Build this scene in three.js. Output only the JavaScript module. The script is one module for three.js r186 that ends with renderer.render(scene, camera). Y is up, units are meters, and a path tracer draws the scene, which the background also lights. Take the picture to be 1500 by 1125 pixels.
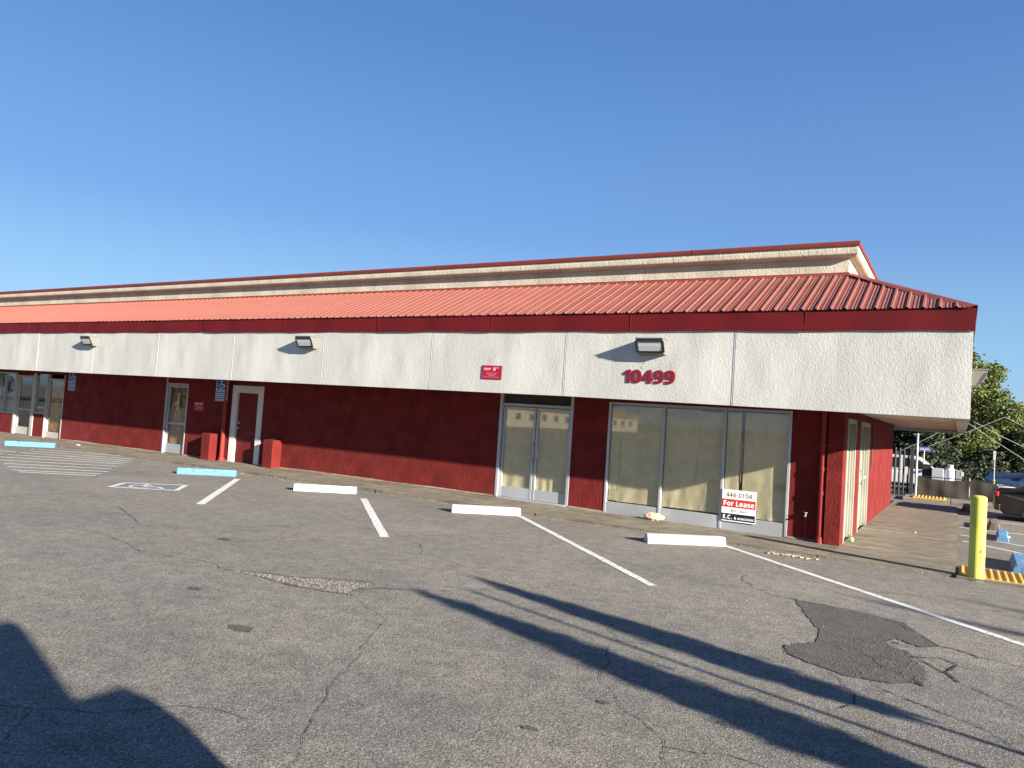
import * as THREE from 'three';
import { mergeGeometries } from 'three/addons/utils/BufferGeometryUtils.js';
import { RoundedBoxGeometry } from 'three/addons/geometries/RoundedBoxGeometry.js';
import { TextGeometry } from 'three/addons/geometries/TextGeometry.js';
import { FontLoader } from 'three/addons/loaders/FontLoader.js';

// ---------------------------------------------------------------- camera, sky, sun, exposure
const scene = new THREE.Scene();
const camera = new THREE.PerspectiveCamera(54.57, 4 / 3, 0.05, 2500);
camera.position.set(1.66, 1.8, 13.45);
camera.rotation.order = 'YXZ';
camera.rotation.set(0.04378, 0.54505, 0.06665);
scene.add(camera);
const renderer = new THREE.WebGLRenderer({ antialias: true });
renderer.setSize(1024, 768);
renderer.toneMapping = THREE.LinearToneMapping;
const EXPOSURE = 3.4;
renderer.toneMappingExposure = EXPOSURE;
renderer.shadowMap.enabled = true;
renderer.shadowMap.type = THREE.PCFSoftShadowMap;

const SUN = new THREE.Vector3(1, 0.335, 0.30).normalize();
{ // clear evening sky: a gradient by elevation, a little brighter towards the sun and opposite it
  const W = 512, H = 256, data = new Float32Array(W * H * 4);
  const stops = [[-0.02, .50, .72, .93], [0.10, .36, .65, .95], [0.24, .203, .42, .83], [0.46, .115, .275, .64], [0.75, .07, .19, .52], [1.01, .05, .15, .46]];
  for (let j = 0; j < H; j++) for (let i = 0; i < W; i++) {
    const th = ((j + .5) / H - .5) * Math.PI, ph = ((i + .5) / W - .5) * 2 * Math.PI;
    const dy = Math.sin(th), dx = Math.cos(th) * Math.cos(ph), dz = Math.cos(th) * Math.sin(ph);
    let c;
    if (dy <= -0.02) c = [.22, .21, .20];
    else {
      let k = 0; while (k < stops.length - 2 && dy > stops[k + 1][0]) k++;
      const a = stops[k], b = stops[k + 1]; let t = Math.min(1, Math.max(0, (dy - a[0]) / (b[0] - a[0])));
      c = [1, 2, 3].map(q => a[q] + (b[q] - a[q]) * t);
      const m = dx * SUN.x + dy * SUN.y + dz * SUN.z;          // cosine of the angle to the sun
      const f = 0.90 + 0.20 * m * m, g = 0.35 * Math.pow(Math.max(0, m), 14);
      c = [c[0] * f + g, c[1] * f + g * .93, c[2] * f + g * .8];
    }
    const o = (j * W + i) * 4;
    data[o] = c[0] / EXPOSURE; data[o + 1] = c[1] / EXPOSURE; data[o + 2] = c[2] / EXPOSURE; data[o + 3] = 1;
  }
  const sky = new THREE.DataTexture(data, W, H, THREE.RGBAFormat, THREE.FloatType);
  sky.mapping = THREE.EquirectangularReflectionMapping; sky.magFilter = THREE.LinearFilter; sky.minFilter = THREE.LinearFilter;
  sky.wrapS = THREE.RepeatWrapping; sky.needsUpdate = true;
  scene.background = sky; scene.environment = sky;
}
const sun = new THREE.DirectionalLight(new THREE.Color(1, .91, .78), 5);
sun.target.position.set(-6, 0, 2); sun.position.copy(SUN).multiplyScalar(60).add(sun.target.position);
sun.castShadow = true; sun.shadow.mapSize.set(4096, 4096); sun.shadow.radius = 1.2;
Object.assign(sun.shadow.camera, { left: -45, right: 45, top: 30, bottom: -30, near: 1, far: 200 });
scene.add(sun, sun.target);

// ---------------------------------------------------------------- helpers
let seed = 12345;
const rnd = () => { seed = (seed * 1664525 + 1013904223) >>> 0; return seed / 4294967296; };
const rr = (a, b) => a + (b - a) * rnd();
function hash(x, y, s) { let h = (x * 374761393 + y * 668265263 + s * 2147483647) | 0; h = Math.imul(h ^ (h >>> 13), 1274126177); return ((h ^ (h >>> 16)) >>> 0) / 4294967296; }
function vnoise(x, y, per, s) { // tileable value noise with period per
  const xi = Math.floor(x), yi = Math.floor(y), fx = x - xi, fy = y - yi, w = v => ((v % per) + per) % per;
  const u = fx * fx * (3 - 2 * fx), v = fy * fy * (3 - 2 * fy);
  const a = hash(w(xi), w(yi), s), b = hash(w(xi + 1), w(yi), s), c = hash(w(xi), w(yi + 1), s), d = hash(w(xi + 1), w(yi + 1), s);
  return a + (b - a) * u + (c - a) * v + (a - b - c + d) * u * v;
}
const fbm = (x, y, s, o = 4, per = 4096) => { let r = 0, a = .5, t = 0; for (let k = 0; k < o; k++) { r += a * vnoise(x, y, per, s + k); t += a; a *= .5; x *= 2; y *= 2; per *= 2; } return r / t; };
function tex(N, fn, srgb, rep = 1) {
  const d = new Uint8Array(N * N * 4);
  for (let j = 0; j < N; j++) for (let i = 0; i < N; i++) { const c = fn(i / N, j / N, i, j), o = (j * N + i) * 4; if (typeof c === 'number') d[o] = d[o + 1] = d[o + 2] = Math.max(0, Math.min(255, c * 255)); else for (let q = 0; q < 3; q++) d[o + q] = Math.max(0, Math.min(255, c[q] * 255)); d[o + 3] = 255; }
  const t = new THREE.DataTexture(d, N, N); t.wrapS = t.wrapT = THREE.RepeatWrapping; t.magFilter = THREE.LinearFilter; t.minFilter = THREE.LinearMipmapLinearFilter; t.generateMipmaps = true;
  t.repeat.set(rep, rep); if (srgb) t.colorSpace = THREE.SRGBColorSpace; t.needsUpdate = true; return t;
}
function uvm(g) { // texture coordinates in metres, by the way each face points
  if (g.index) g = g.toNonIndexed();
  g.computeVertexNormals();
  const p = g.attributes.position, n = g.attributes.normal, uv = new Float32Array(p.count * 2);
  for (let i = 0; i < p.count; i += 3) {
    const ax = Math.abs(n.getX(i)), ay = Math.abs(n.getY(i)), az = Math.abs(n.getZ(i));
    for (let k = i; k < i + 3; k++) { const x = p.getX(k), y = p.getY(k), z = p.getZ(k);
      if (ay >= ax && ay >= az) { uv[2 * k] = x; uv[2 * k + 1] = z; } else if (ax >= az) { uv[2 * k] = z; uv[2 * k + 1] = y; } else { uv[2 * k] = x; uv[2 * k + 1] = y; } }
  }
  g.setAttribute('uv', new THREE.BufferAttribute(uv, 2)); return g;
}
const bx = (x0, x1, y0, y1, z0, z1) => { const g = new THREE.BoxGeometry(Math.abs(x1 - x0), Math.abs(y1 - y0), Math.abs(z1 - z0)); g.translate((x0 + x1) / 2, (y0 + y1) / 2, (z0 + z1) / 2); return g; };
const rbx = (x0, x1, y0, y1, z0, z1, r = .01) => { const g = new RoundedBoxGeometry(Math.abs(x1 - x0), Math.abs(y1 - y0), Math.abs(z1 - z0), 2, r); g.translate((x0 + x1) / 2, (y0 + y1) / 2, (z0 + z1) / 2); return g; };
const V = (x, y, z) => new THREE.Vector3(x, y, z);
function cyl(a, b, r0, r1 = r0, n = 14) { const d = V(...b).sub(V(...a)), g = new THREE.CylinderGeometry(r1, r0, d.length(), n); g.applyQuaternion(new THREE.Quaternion().setFromUnitVectors(V(0, 1, 0), d.clone().normalize())); g.translate((a[0] + b[0]) / 2, (a[1] + b[1]) / 2, (a[2] + b[2]) / 2); return g; }
const tube = (pts, r, seg = 40, rad = 6) => new THREE.TubeGeometry(new THREE.CatmullRomCurve3(pts.map(p => V(...p)), false, 'centripetal'), seg, r, rad);
function merge(gs) { gs = [].concat(gs).map(g => { g = g.index ? g.toNonIndexed() : g; for (const k of Object.keys(g.attributes)) if (!['position', 'normal', 'uv'].includes(k)) g.deleteAttribute(k); return g; }); return gs.length > 1 ? mergeGeometries(gs) : gs[0]; }
function quads(rows) { // a sheet from rows of points
  const p = [], uv = []; for (let r = 0; r + 1 < rows.length; r++) for (let c = 0; c + 1 < rows[r].length; c++) { const A = rows[r][c], B = rows[r][c + 1], C = rows[r + 1][c + 1], D = rows[r + 1][c]; for (const q of [A, B, C, A, C, D]) p.push(q[0], q[1], q[2]); }
  const g = new THREE.BufferGeometry(); g.setAttribute('position', new THREE.Float32BufferAttribute(p, 3)); g.setAttribute('uv', new THREE.Float32BufferAttribute(new Float32Array(p.length / 3 * 2), 2)); g.computeVertexNormals(); return g;
}
const taken = {};
function numbered(n) { if (!(n in taken)) { taken[n] = 0; return n; } taken[n]++; return n + '_' + String(taken[n]).padStart(3, '0'); }
function mesh(name, geos, mat, parent, metres = true) {
  let g = merge(geos); if (metres) g = uvm(g);
  const m = new THREE.Mesh(g, mat); m.castShadow = m.receiveShadow = true; m.name = parent ? name : numbered(name); (parent || scene).add(m); return m;
}
function tag(o, label, category, group) { o.userData.label = label; o.userData.category = category; if (group) o.userData.group = group; return o; }
function thing(name, label, category, pos = [0, 0, 0], turn = 0, group) { const o = new THREE.Group(); o.name = numbered(name); o.position.set(...pos); o.rotation.y = turn; scene.add(o); return tag(o, label, category, group); }
function part(name, parent) { const o = new THREE.Group(); o.name = name; parent.add(o); return o; }
function struct(o, label) { o.userData.kind = 'structure'; if (label) { o.userData.label = label; } return o; }
const rgb = (r, g, b) => new THREE.Color().setRGB(r, g, b);
const mat = (c, rough = .8, o = {}) => new THREE.MeshStandardMaterial({ color: c, roughness: rough, ...o });
const phys = (c, rough, o = {}) => new THREE.MeshPhysicalMaterial({ color: c, roughness: rough, specularIntensity: .35, ...o });
const dbl = { side: THREE.DoubleSide };

// ---------------------------------------------------------------- textures and materials
const tAsphalt = tex(1024, (u, v, i, j) => { // 2.6 m tile: grains of stone in worn binder
  let g = .56 + .24 * (hash(i, j, 5) - .5) + .36 * (vnoise(u * 340, v * 340, 340, 9) - .5) + .14 * (fbm(u * 24, v * 24, 3, 3, 24) - .5);
  const h = hash(i >> 1, j >> 1, 77); if (h > .985) g += .25; else if (h < .02) g -= .22;
  return [g * 1.0, g * .98, g * .945];
}, true, 1 / 2.6);
const bAsphalt = tex(512, (u, v, i, j) => .5 * vnoise(u * 170, v * 170, 170, 9) + .5 * hash(i, j, 4), false, 1 / 1.3);
const bStucco = tex(1024, (u, v) => { const a = vnoise(u * 70, v * 52, 70 * 52, 21), b = vnoise(u * 140, v * 104, 140 * 104, 22), c = vnoise(u * 30, v * 30, 30, 23); return .45 * a + .35 * b + .2 * c; }, false, 1 / 2);
const bStuccoFine = bStucco.clone(); bStuccoFine.repeat.set(1 / 1.15, 1 / 1.15); bStuccoFine.needsUpdate = true;
const tStucco = tex(512, (u, v, i, j) => { const g = .90 + .20 * (fbm(u * 10, v * 4, 31, 4, 40) - .5) + .06 * (hash(i, j, 33) - .5); return [g, g, g * .995]; }, true, 1 / 3.7);
const tRed = tex(512, (u, v, i, j) => { const g = .86 + .36 * (fbm(u * 8, v * 8, 41, 5, 8) - .5) + .10 * (hash(i, j, 43) - .5); return [g, g, g]; }, true, 1 / 2.3);
const tConcrete = tex(1024, (u, v, i, j) => { const f = fbm(u * 5, v * 9, 51, 5, 45), s = fbm(u * 24, v * 24, 57, 4, 24); const g = .70 + .34 * (f - .5) + .22 * (s - .5) + .10 * (hash(i, j, 53) - .5); return [g * 1.02, g * .96, g * .86]; }, true, 1 / 2.9);
const tPaint = tex(512, (u, v, i, j) => { const f = fbm(u * 30, v * 30, 61, 5, 30); const worn = f > .62 ? Math.min(1, (f - .62) * 6) : 0; const g = .93 - .30 * worn - .10 * (hash(i, j, 63) - .5); return [g, g, g * .98]; }, true, 1 / 1.1);
const tPanel = tex(512, (u, v, i, j) => { const g = .88 + .20 * (fbm(u * 6, v * 6, 71, 5, 6) - .5); return [g, g * .99, g * .98]; }, true, 1 / 3.1);
const tPly = tex(512, (u, v, i, j) => { const f = fbm(u * 40, v * 3, 81, 4, 120), k = fbm(u * 5, v * 5, 85, 3, 5); const g = .55 + .4 * (f - .5) + .4 * (k - .5); return [g * 1.05, g * .82, g * .52]; }, true, 1 / 1.1);
const tPaper = tex(512, (u, v, i, j) => { const f = fbm(u * 9, v * 9, 91, 4, 9); const g = .80 + .14 * (f - .5) + .03 * (hash(i, j, 93) - .5); return [g, g * .96, g * .80]; }, true, 1 / 1.3);

const M = {
  asphalt: mat(rgb(.64, .612, .552), .95, { map: tAsphalt, bumpMap: bAsphalt, bumpScale: .004, vertexColors: true }),
  patch: mat(rgb(.25, .238, .225), .95, { map: tAsphalt, bumpMap: bAsphalt, bumpScale: .006 }),
  rubble: mat(rgb(.50, .475, .42), .97, { map: tAsphalt, bumpMap: bAsphalt, bumpScale: .014 }),
  crack: mat(rgb(.022, .021, .02), 1),
  concrete: mat(rgb(.34, .33, .31), .92, { map: tConcrete, bumpMap: bAsphalt, bumpScale: .0015 }),
  kerb: mat(rgb(.42, .40, .37), .92, { map: tConcrete }),
  paint: mat(rgb(.66, .66, .65), .8, { map: tPaint }),
  bluePaint: mat(rgb(.15, .17, .215), .85, { map: tPaint }),
  fascia: mat(rgb(.54, .54, .51), .92, { map: tStucco, bumpMap: bStuccoFine, bumpScale: .0034 }),
  parapet: mat(rgb(.56, .51, .40), .92, { map: tStucco, bumpMap: bStucco, bumpScale: .006 }),
  soffit: mat(rgb(.62, .56, .48), .92, { map: tStucco, bumpMap: bStucco, bumpScale: .004 }),
  joint: mat(rgb(.40, .415, .43), .7),
  red: phys(rgb(.182, .0215, .0195), .95, { map: tRed, bumpMap: bStucco, bumpScale: .006 }),
  redOld: phys(rgb(.20, .026, .026), .95, { map: tRed, bumpMap: bStucco, bumpScale: .006 }),
  redDoor: phys(rgb(.18, .020, .020), .7, { map: tRed }),
  redMetal: phys(rgb(.125, .008, .010), .6, { map: tPanel }),
  redPipe: phys(rgb(.24, .028, .026), .55),
  roof: phys(rgb(.265, .098, .078), .6, { map: tPanel, side: THREE.DoubleSide }),
  roofTrim: phys(rgb(.21, .045, .036), .6, { map: tPanel }),
  alu: mat(rgb(.50, .53, .56), .42, { metalness: .35, map: tPanel }),
  aluOld: mat(rgb(.52, .50, .46), .6, { map: tPanel }),
  white: mat(rgb(.74, .73, .69), .6, { map: tPanel }),
  sageWhite: mat(rgb(.34, .355, .305), .8, { map: tPanel }),
  glass: new THREE.MeshPhysicalMaterial({ color: 0xffffff, roughness: .025, transmission: 1, thickness: 0, ior: 1.52 }),
  darkGlass: new THREE.MeshPhysicalMaterial({ color: rgb(.02, .025, .03), roughness: .06, clearcoat: 1, clearcoatRoughness: .03 }),
  paper: mat(rgb(.74, .72, .66), .95, { map: tPaper, side: THREE.DoubleSide }),
  paperPale: mat(rgb(.62, .62, .58), .95, { map: tPaper, side: THREE.DoubleSide }),
  curtain: mat(rgb(.26, .29, .30), .95, { map: tPanel, side: THREE.DoubleSide }),
  ply: mat(rgb(.80, .72, .62), .85, { map: tPly }),
  interior: mat(rgb(.40, .39, .37), .95),
  stopWhite: mat(rgb(.57, .57, .555), .75, { map: tPaint, bumpMap: bAsphalt, bumpScale: .003 }),
  stopBlue: mat(rgb(.105, .26, .48), .7, { map: tPaint, bumpMap: bAsphalt, bumpScale: .003 }),
  stopGrey: mat(rgb(.30, .28, .27), .9, { map: tConcrete, bumpMap: bAsphalt, bumpScale: .003 }),
  yellow: mat(rgb(.62, .66, .11), .5, { map: tPanel }),
  tactile: mat(rgb(.78, .50, .10), .75, { map: tPanel }),
  bronze: mat(rgb(.15, .14, .125), .5),
  lens: new THREE.MeshPhysicalMaterial({ color: rgb(.62, .64, .64), roughness: .18, clearcoat: 1 }),
  black: mat(rgb(.02, .02, .02), .6), iron: mat(rgb(.03, .029, .028), .6), steel: mat(rgb(.5, .5, .5), .4, { metalness: .6 }),
  cloth: mat(rgb(.055, .048, .040), .95, { map: tPanel, side: THREE.DoubleSide }),
};
const font = await new FontLoader().loadAsync('fonts/droid/droid_sans_bold.typeface.json');

// ---------------------------------------------------------------- ground
const span = (a, b, st) => { const r = []; for (let v = a; v < b - 1e-6; v += st) r.push(v); return r; };
const lowered = z => { const t = Math.min(1, Math.max(0, (-z - 16.5) / 8)); return -.55 * t * t * (3 - 2 * t); };
{
  const xs = [-900, -300, -120, -70, -45, ...span(-36, 9, .14), 9, 14, 22, 40, 80, 200, 600, 900];
  const zs = [-900, -300, -120, -80, -50, -36, -30, ...span(-27, -12, .6), ...span(-12, .9, .3), ...span(.9, 14.8, .14), 14.8, 18, 26, 45, 90, 200, 500, 900];
  const nx = xs.length, nz = zs.length, pos = new Float32Array(nx * nz * 3), col = new Float32Array(nx * nz * 3), uv = new Float32Array(nx * nz * 2), idx = [];
  for (let j = 0; j < nz; j++) for (let i = 0; i < nx; i++) {
    const k = j * nx + i, x = xs[i], z = zs[j];
    pos[3 * k] = x; pos[3 * k + 1] = lowered(z) - (z < -.2 && x < -.3 ? .1 : 0); pos[3 * k + 2] = z; uv[2 * k] = x; uv[2 * k + 1] = z;
    const big = fbm(x * .16 + 50, z * .22 + 50, 101, 4), mid = fbm(x * .9 + 50, z * 1.1 + 50, 111, 4), st = fbm(x * .35 + 9, z * 1.6 + 70, 121, 3);
    let f = .84 + .34 * (big - .5) + .30 * (mid - .5) + .14 * (st - .5);
    const spot = fbm(x * 2.4 + 80, z * 2.4 + 20, 131, 3); if (spot > .70) f -= (spot - .70) * 1.1;      // oil drips
    const warm = (mid - .5) * .06;
    col[3 * k] = f * (1 + warm); col[3 * k + 1] = f; col[3 * k + 2] = f * (1 - warm);
  }
  for (let j = 0; j + 1 < nz; j++) for (let i = 0; i + 1 < nx; i++) { const a = j * nx + i, b = a + 1, c = a + nx, d = c + 1; idx.push(a, c, b, b, c, d); }
  const g = new THREE.BufferGeometry(); g.setAttribute('position', new THREE.BufferAttribute(pos, 3)); g.setAttribute('color', new THREE.BufferAttribute(col, 3)); g.setAttribute('uv', new THREE.BufferAttribute(uv, 2)); g.setIndex(idx); g.computeVertexNormals();
  const m = new THREE.Mesh(g, M.asphalt); m.name = 'parking_lot'; m.receiveShadow = true; scene.add(m); struct(m, 'worn grey asphalt parking lot');
  // worn patches and cracks in the asphalt
  const ragged = (pts, y, st, jit) => { const out = []; for (let i = 0; i < pts.length; i++) { const a = pts[i], b = pts[(i + 1) % pts.length], L = Math.hypot(b[0] - a[0], b[1] - a[1]), n = Math.max(1, Math.round(L / st)); for (let k = 0; k < n; k++) { const t = k / n; out.push(new THREE.Vector2(a[0] + (b[0] - a[0]) * t + rr(-jit, jit), -(a[1] + (b[1] - a[1]) * t + rr(-jit, jit)))); } } const s = new THREE.ShapeGeometry(new THREE.Shape(out)); s.rotateX(-Math.PI / 2); s.translate(0, y, 0); return s; };
  mesh('asphalt_patch', ragged([[.18, 4.72], [.45, 4.66], [.72, 4.70], [1.05, 4.80], [1.22, 4.88], [1.38, 5.25], [1.56, 5.62], [1.40, 5.78], [1.22, 5.62], [1.12, 5.85], [1.34, 6.12], [1.47, 6.50], [1.50, 6.85], [1.28, 7.08], [.98, 7.14], [.72, 7.02], [.48, 6.86], [.43, 6.62], [.62, 6.34], [.58, 5.85], [.44, 5.5], [.30, 5.1]], .005, .05, .022), M.patch, m);
  mesh('asphalt_patch', ragged([[-4.92, 8.20], [-4.55, 8.02], [-4.2, 7.93], [-3.9, 7.72], [-3.42, 7.50], [-3.36, 7.60], [-3.40, 7.86], [-3.28, 8.02], [-3.5, 8.10], [-3.8, 8.16], [-4.2, 8.12], [-4.6, 8.16]], .004, .04, .02), M.rubble, m);
  { const inside = (x, z, P) => { let c = false; for (let i = 0, j = P.length - 1; i < P.length; j = i++) if ((P[i][1] > z) !== (P[j][1] > z) && x < (P[j][0] - P[i][0]) * (z - P[i][1]) / (P[j][1] - P[i][1]) + P[i][0]) c = !c; return c; };
    const scatter = (P, n, r0, r1, name, m2, y) => { const gs = []; let guard = 0; while (gs.length < n && guard++ < n * 30) { const x = rr(Math.min(...P.map(p => p[0])), Math.max(...P.map(p => p[0]))), z = rr(Math.min(...P.map(p => p[1])), Math.max(...P.map(p => p[1]))); if (!inside(x, z, P)) continue; const g = new THREE.IcosahedronGeometry(rr(r0, r1), 0); g.scale(1, .55, rr(.7, 1.3)); g.rotateY(rr(0, 6)); g.translate(x, y, z); gs.push(g); } const o = mesh(name, gs, m2, m); o.userData.kind = 'stuff'; };
    scatter([[-4.85, 8.18], [-4.2, 7.95], [-3.9, 7.75], [-3.42, 7.54], [-3.40, 7.86], [-3.3, 8.02], [-3.8, 8.13], [-4.6, 8.14]], 420, .004, .014, 'loose_stones', mat(rgb(.165, .152, .13), .95), .004);
    scatter([[.9, 5.9], [1.2, 5.6], [1.45, 6.1], [1.55, 6.6], [1.5, 7.0], [1.0, 7.1], [.7, 6.9]], 200, .004, .011, 'loose_stones', mat(rgb(.075, .07, .065), .95), .006); }
  const pit = (x, z, r) => mesh('asphalt_patch', ragged([[x - r, z], [x - r * .5, z - r * .5], [x + r * .5, z - r * .55], [x + r, z + r * .1], [x + r * .4, z + r * .5], [x - r * .5, z + r * .45]], .006, .03, .01), M.patch, m);
  pit(-3.12, 9.42, .13); pit(-.42, 9.56, .06); pit(-4.4, 8.9, .09); pit(-6.3, 7.1, .12); pit(-.25, 8.9, .05);
  const crack = (pts, w, jit = .05) => {
    let P = pts.map(p => [...p]);
    for (let it = 0; it < 4; it++) { const Q = [P[0]]; for (let i = 0; i + 1 < P.length; i++) { const a = P[i], b = P[i + 1], L = Math.hypot(b[0] - a[0], b[1] - a[1]); if (L > .035) Q.push([(a[0] + b[0]) / 2 + rr(-jit, jit) * Math.min(1, L * 2), (a[1] + b[1]) / 2 + rr(-jit, jit) * Math.min(1, L * 2)]); Q.push(b); } P = Q; jit *= .62; }
    const rows = P.map((p, i) => { const a = P[Math.max(0, i - 1)], b = P[Math.min(P.length - 1, i + 1)], dx = b[0] - a[0], dz = b[1] - a[1], L = Math.hypot(dx, dz) || 1, k = w * (.25 + 1.1 * rnd() * rnd()) * (i === 0 || i === P.length - 1 ? .1 : 1); return [[p[0] - dz / L * k, .0065, p[1] + dx / L * k], [p[0] + dz / L * k, .0065, p[1] - dx / L * k]]; });
    mesh('crack', quads(rows), M.crack, m, false);
  };
  crack([[-3.30, 7.98], [-2.9, 8.2], [-2.55, 8.38], [-2.36, 8.65], [-2.05, 9.2], [-1.83, 9.68], [-1.5, 10.2], [-1.15, 10.65], [-.8, 11.2]], .003, .09);
  crack([[-3.36, 7.94], [-3.27, 7.72], [-3.05, 7.48], [-2.7, 7.2], [-2.2, 6.6], [-1.9, 5.9]], .006);
  crack([[-3.40, 7.86], [-3.24, 7.60], [-3.05, 7.50]], .014, .02);
  crack([[-.95, 7.1], [-.72, 7.56], [-.5, 8.4], [-.25, 8.72], [0, 8.97], [.3, 9.28], [.40, 9.5], [.55, 9.9]], .0045, .09);
  crack([[-.72, 7.56], [-.45, 7.45], [-.2, 7.2]], .006); crack([[.30, 9.28], [.62, 9.14], [.95, 9.2], [1.3, 9.05]], .006);
  crack([[-2.95, 11.28], [-2.72, 11.17], [-2.4, 10.98], [-2.15, 10.63], [-1.7, 10.5]], .006); crack([[-2.68, 11.17], [-2.55, 11.3], [-2.4, 11.42]], .006);
  crack([[-4.92, 8.22], [-5.4, 8.1], [-6.2, 8.3], [-7.4, 8.0], [-8.8, 8.2]], .006);
  crack([[1.30, 6.07], [1.42, 6.15], [1.58, 6.02], [1.70, 6.15], [1.62, 6.45], [1.72, 6.72]], .017, .03);
  crack([[1.56, 5.60], [1.68, 5.62], [1.84, 5.72], [1.86, 5.80]], .015, .03); crack([[1.72, 6.72], [1.95, 6.9], [2.3, 7.2], [2.8, 7.5]], .010);
  crack([[1.84, 5.72], [2.2, 5.8], [2.7, 6.1]], .007); crack([[1.18, 7.22], [1.36, 7.36], [1.58, 7.5], [1.9, 7.7], [2.2, 8.1]], .009); crack([[.86, 7.13], [1.0, 7.4], [1.1, 7.75], [1.02, 7.95]], .007);
  crack([[.18, 4.72], [-.1, 4.62], [-.35, 4.45], [-.55, 4.1], [-.6, 3.7]], .007); crack([[.1, 4.62], [.3, 4.75], [.6, 4.76]], .016, .02); crack([[1.0, 4.85], [1.22, 5.0], [1.28, 5.25]], .014, .02); crack([[-1.6, 4.6], [-1.0, 4.75], [-.35, 4.45]], .005);
  crack([[-5.2, 5.2], [-4.6, 5.3], [-4.1, 5.9], [-3.2, 6.1]], .005); crack([[-9.2, 3.3], [-8.2, 4.6], [-7.7, 6.1]], .005); crack([[-5.8, 3.4], [-4.7, 3.7], [-3.6, 3.5], [-2.2, 3.9]], .005);
  crack([[-4.92, 8.20], [-4.55, 8.02], [-4.2, 7.93], [-3.9, 7.72], [-3.42, 7.50]], .011, .03); crack([[-4.4, 8.14], [-3.8, 8.17], [-3.5, 8.12], [-3.26, 8.03]], .008, .03); crack([[-4.1, 8.0], [-3.75, 8.0], [-3.55, 7.9]], .012, .04);
  crack([[.43, 6.62], [.48, 6.86], [.72, 7.03], [.98, 7.15], [1.28, 7.09], [1.50, 6.86]], .010, .03); crack([[1.22, 4.88], [1.38, 5.25], [1.56, 5.62], [1.40, 5.78], [1.22, 5.62], [1.12, 5.85], [1.34, 6.12]], .009, .03); crack([[1.40, 6.82], [1.45, 6.92], [1.50, 7.0]], .032, .02); crack([[1.34, 6.12], [1.5, 6.3], [1.62, 6.5]], .020, .03); crack([[.9, 6.3], [1.1, 6.45], [1.2, 6.7], [1.35, 6.8]], .008, .05); crack([[.58, 5.4], [.8, 5.5], [1.0, 5.4]], .006, .05);
  crack([[-11, 7], [-9.5, 6.6], [-8.0, 7.2], [-7.0, 6.9]], .006); crack([[.4, 3.6], [1.2, 3.3], [2.4, 3.5]], .007, .08);
}
// painted markings, each a sheet just above the asphalt
function bar(a, b, w, name, m, parent, y = .0045, wobble = .006) {
  const dx = b[0] - a[0], dz = b[1] - a[1], L = Math.hypot(dx, dz), nx = -dz / L, nz = dx / L, n = Math.max(2, Math.round(L / .12)), rows = [];
  for (let i = 0; i <= n; i++) { const t = i / n, w0 = w / 2 + rr(-wobble, wobble), w1 = w / 2 + rr(-wobble, wobble); rows.push([[a[0] + dx * t + nx * w0, y, a[1] + dz * t + nz * w0], [a[0] + dx * t - nx * w1, y, a[1] + dz * t - nz * w1]]); }
  const o = mesh(name, quads(rows), m, parent); if (!parent) struct(o); return o;
}
bar([-12.15, 2.22], [-9.12, 5.40], .13, 'stall_line', M.paint); bar([-8.33, 2.30], [-5.18, 5.32], .13, 'stall_line', M.paint);
bar([-5.15, 1.62], [-1.26, 5.28], .105, 'stall_line', M.paint); bar([-1.46, 1.54], [3.6, 6.18], .105, 'stall_line', M.paint);
for (const [a, b] of [[[1.69, -6.11], [5.6, -6.18]], [[1.72, -4.5], [5.4, -1.9]], [[1.75, -3.38], [5.0, -.2]], [[1.9, -8.6], [5.5, -8.5]], [[1.75, -10.9], [6, -11]]]) bar(a, b, .09, 'stall_line', M.paint);
{ // hatched access aisle by the far doors
  const h = new THREE.Group(); h.name = 'access_aisle_markings'; scene.add(h); struct(h, 'white hatching and blue border of the access aisle');
  const L = [[[-20.6, 2.45], [-18.2, 1.3]], [[-20.1, 2.85], [-17.1, 1.6]], [[-20.2, 3.55], [-16.6, 1.95]], [[-19.6, 4.25], [-16.3, 2.25]], [[-18.9, 4.75], [-15.95, 2.6]], [[-18.2, 5.25], [-15.4, 3.05]], [[-16.6, 4.95], [-14.9, 3.5]], [[-15.9, 5.2], [-14.3, 3.85]], [[-15.2, 5.45], [-13.9, 4.2]], [[-14.8, 5.5], [-13.6, 4.5]]];
  for (const [a, b] of L) bar(a, b, .09, 'hatch_line', M.paint, h);
  bar([-16.35, 1.9], [-13.4, 4.75], .10, 'border_line', M.bluePaint, h, .0065); bar([-20.9, 1.9], [-17.6, 5.2], .10, 'border_line', M.bluePaint, h, .0065);
}
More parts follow.
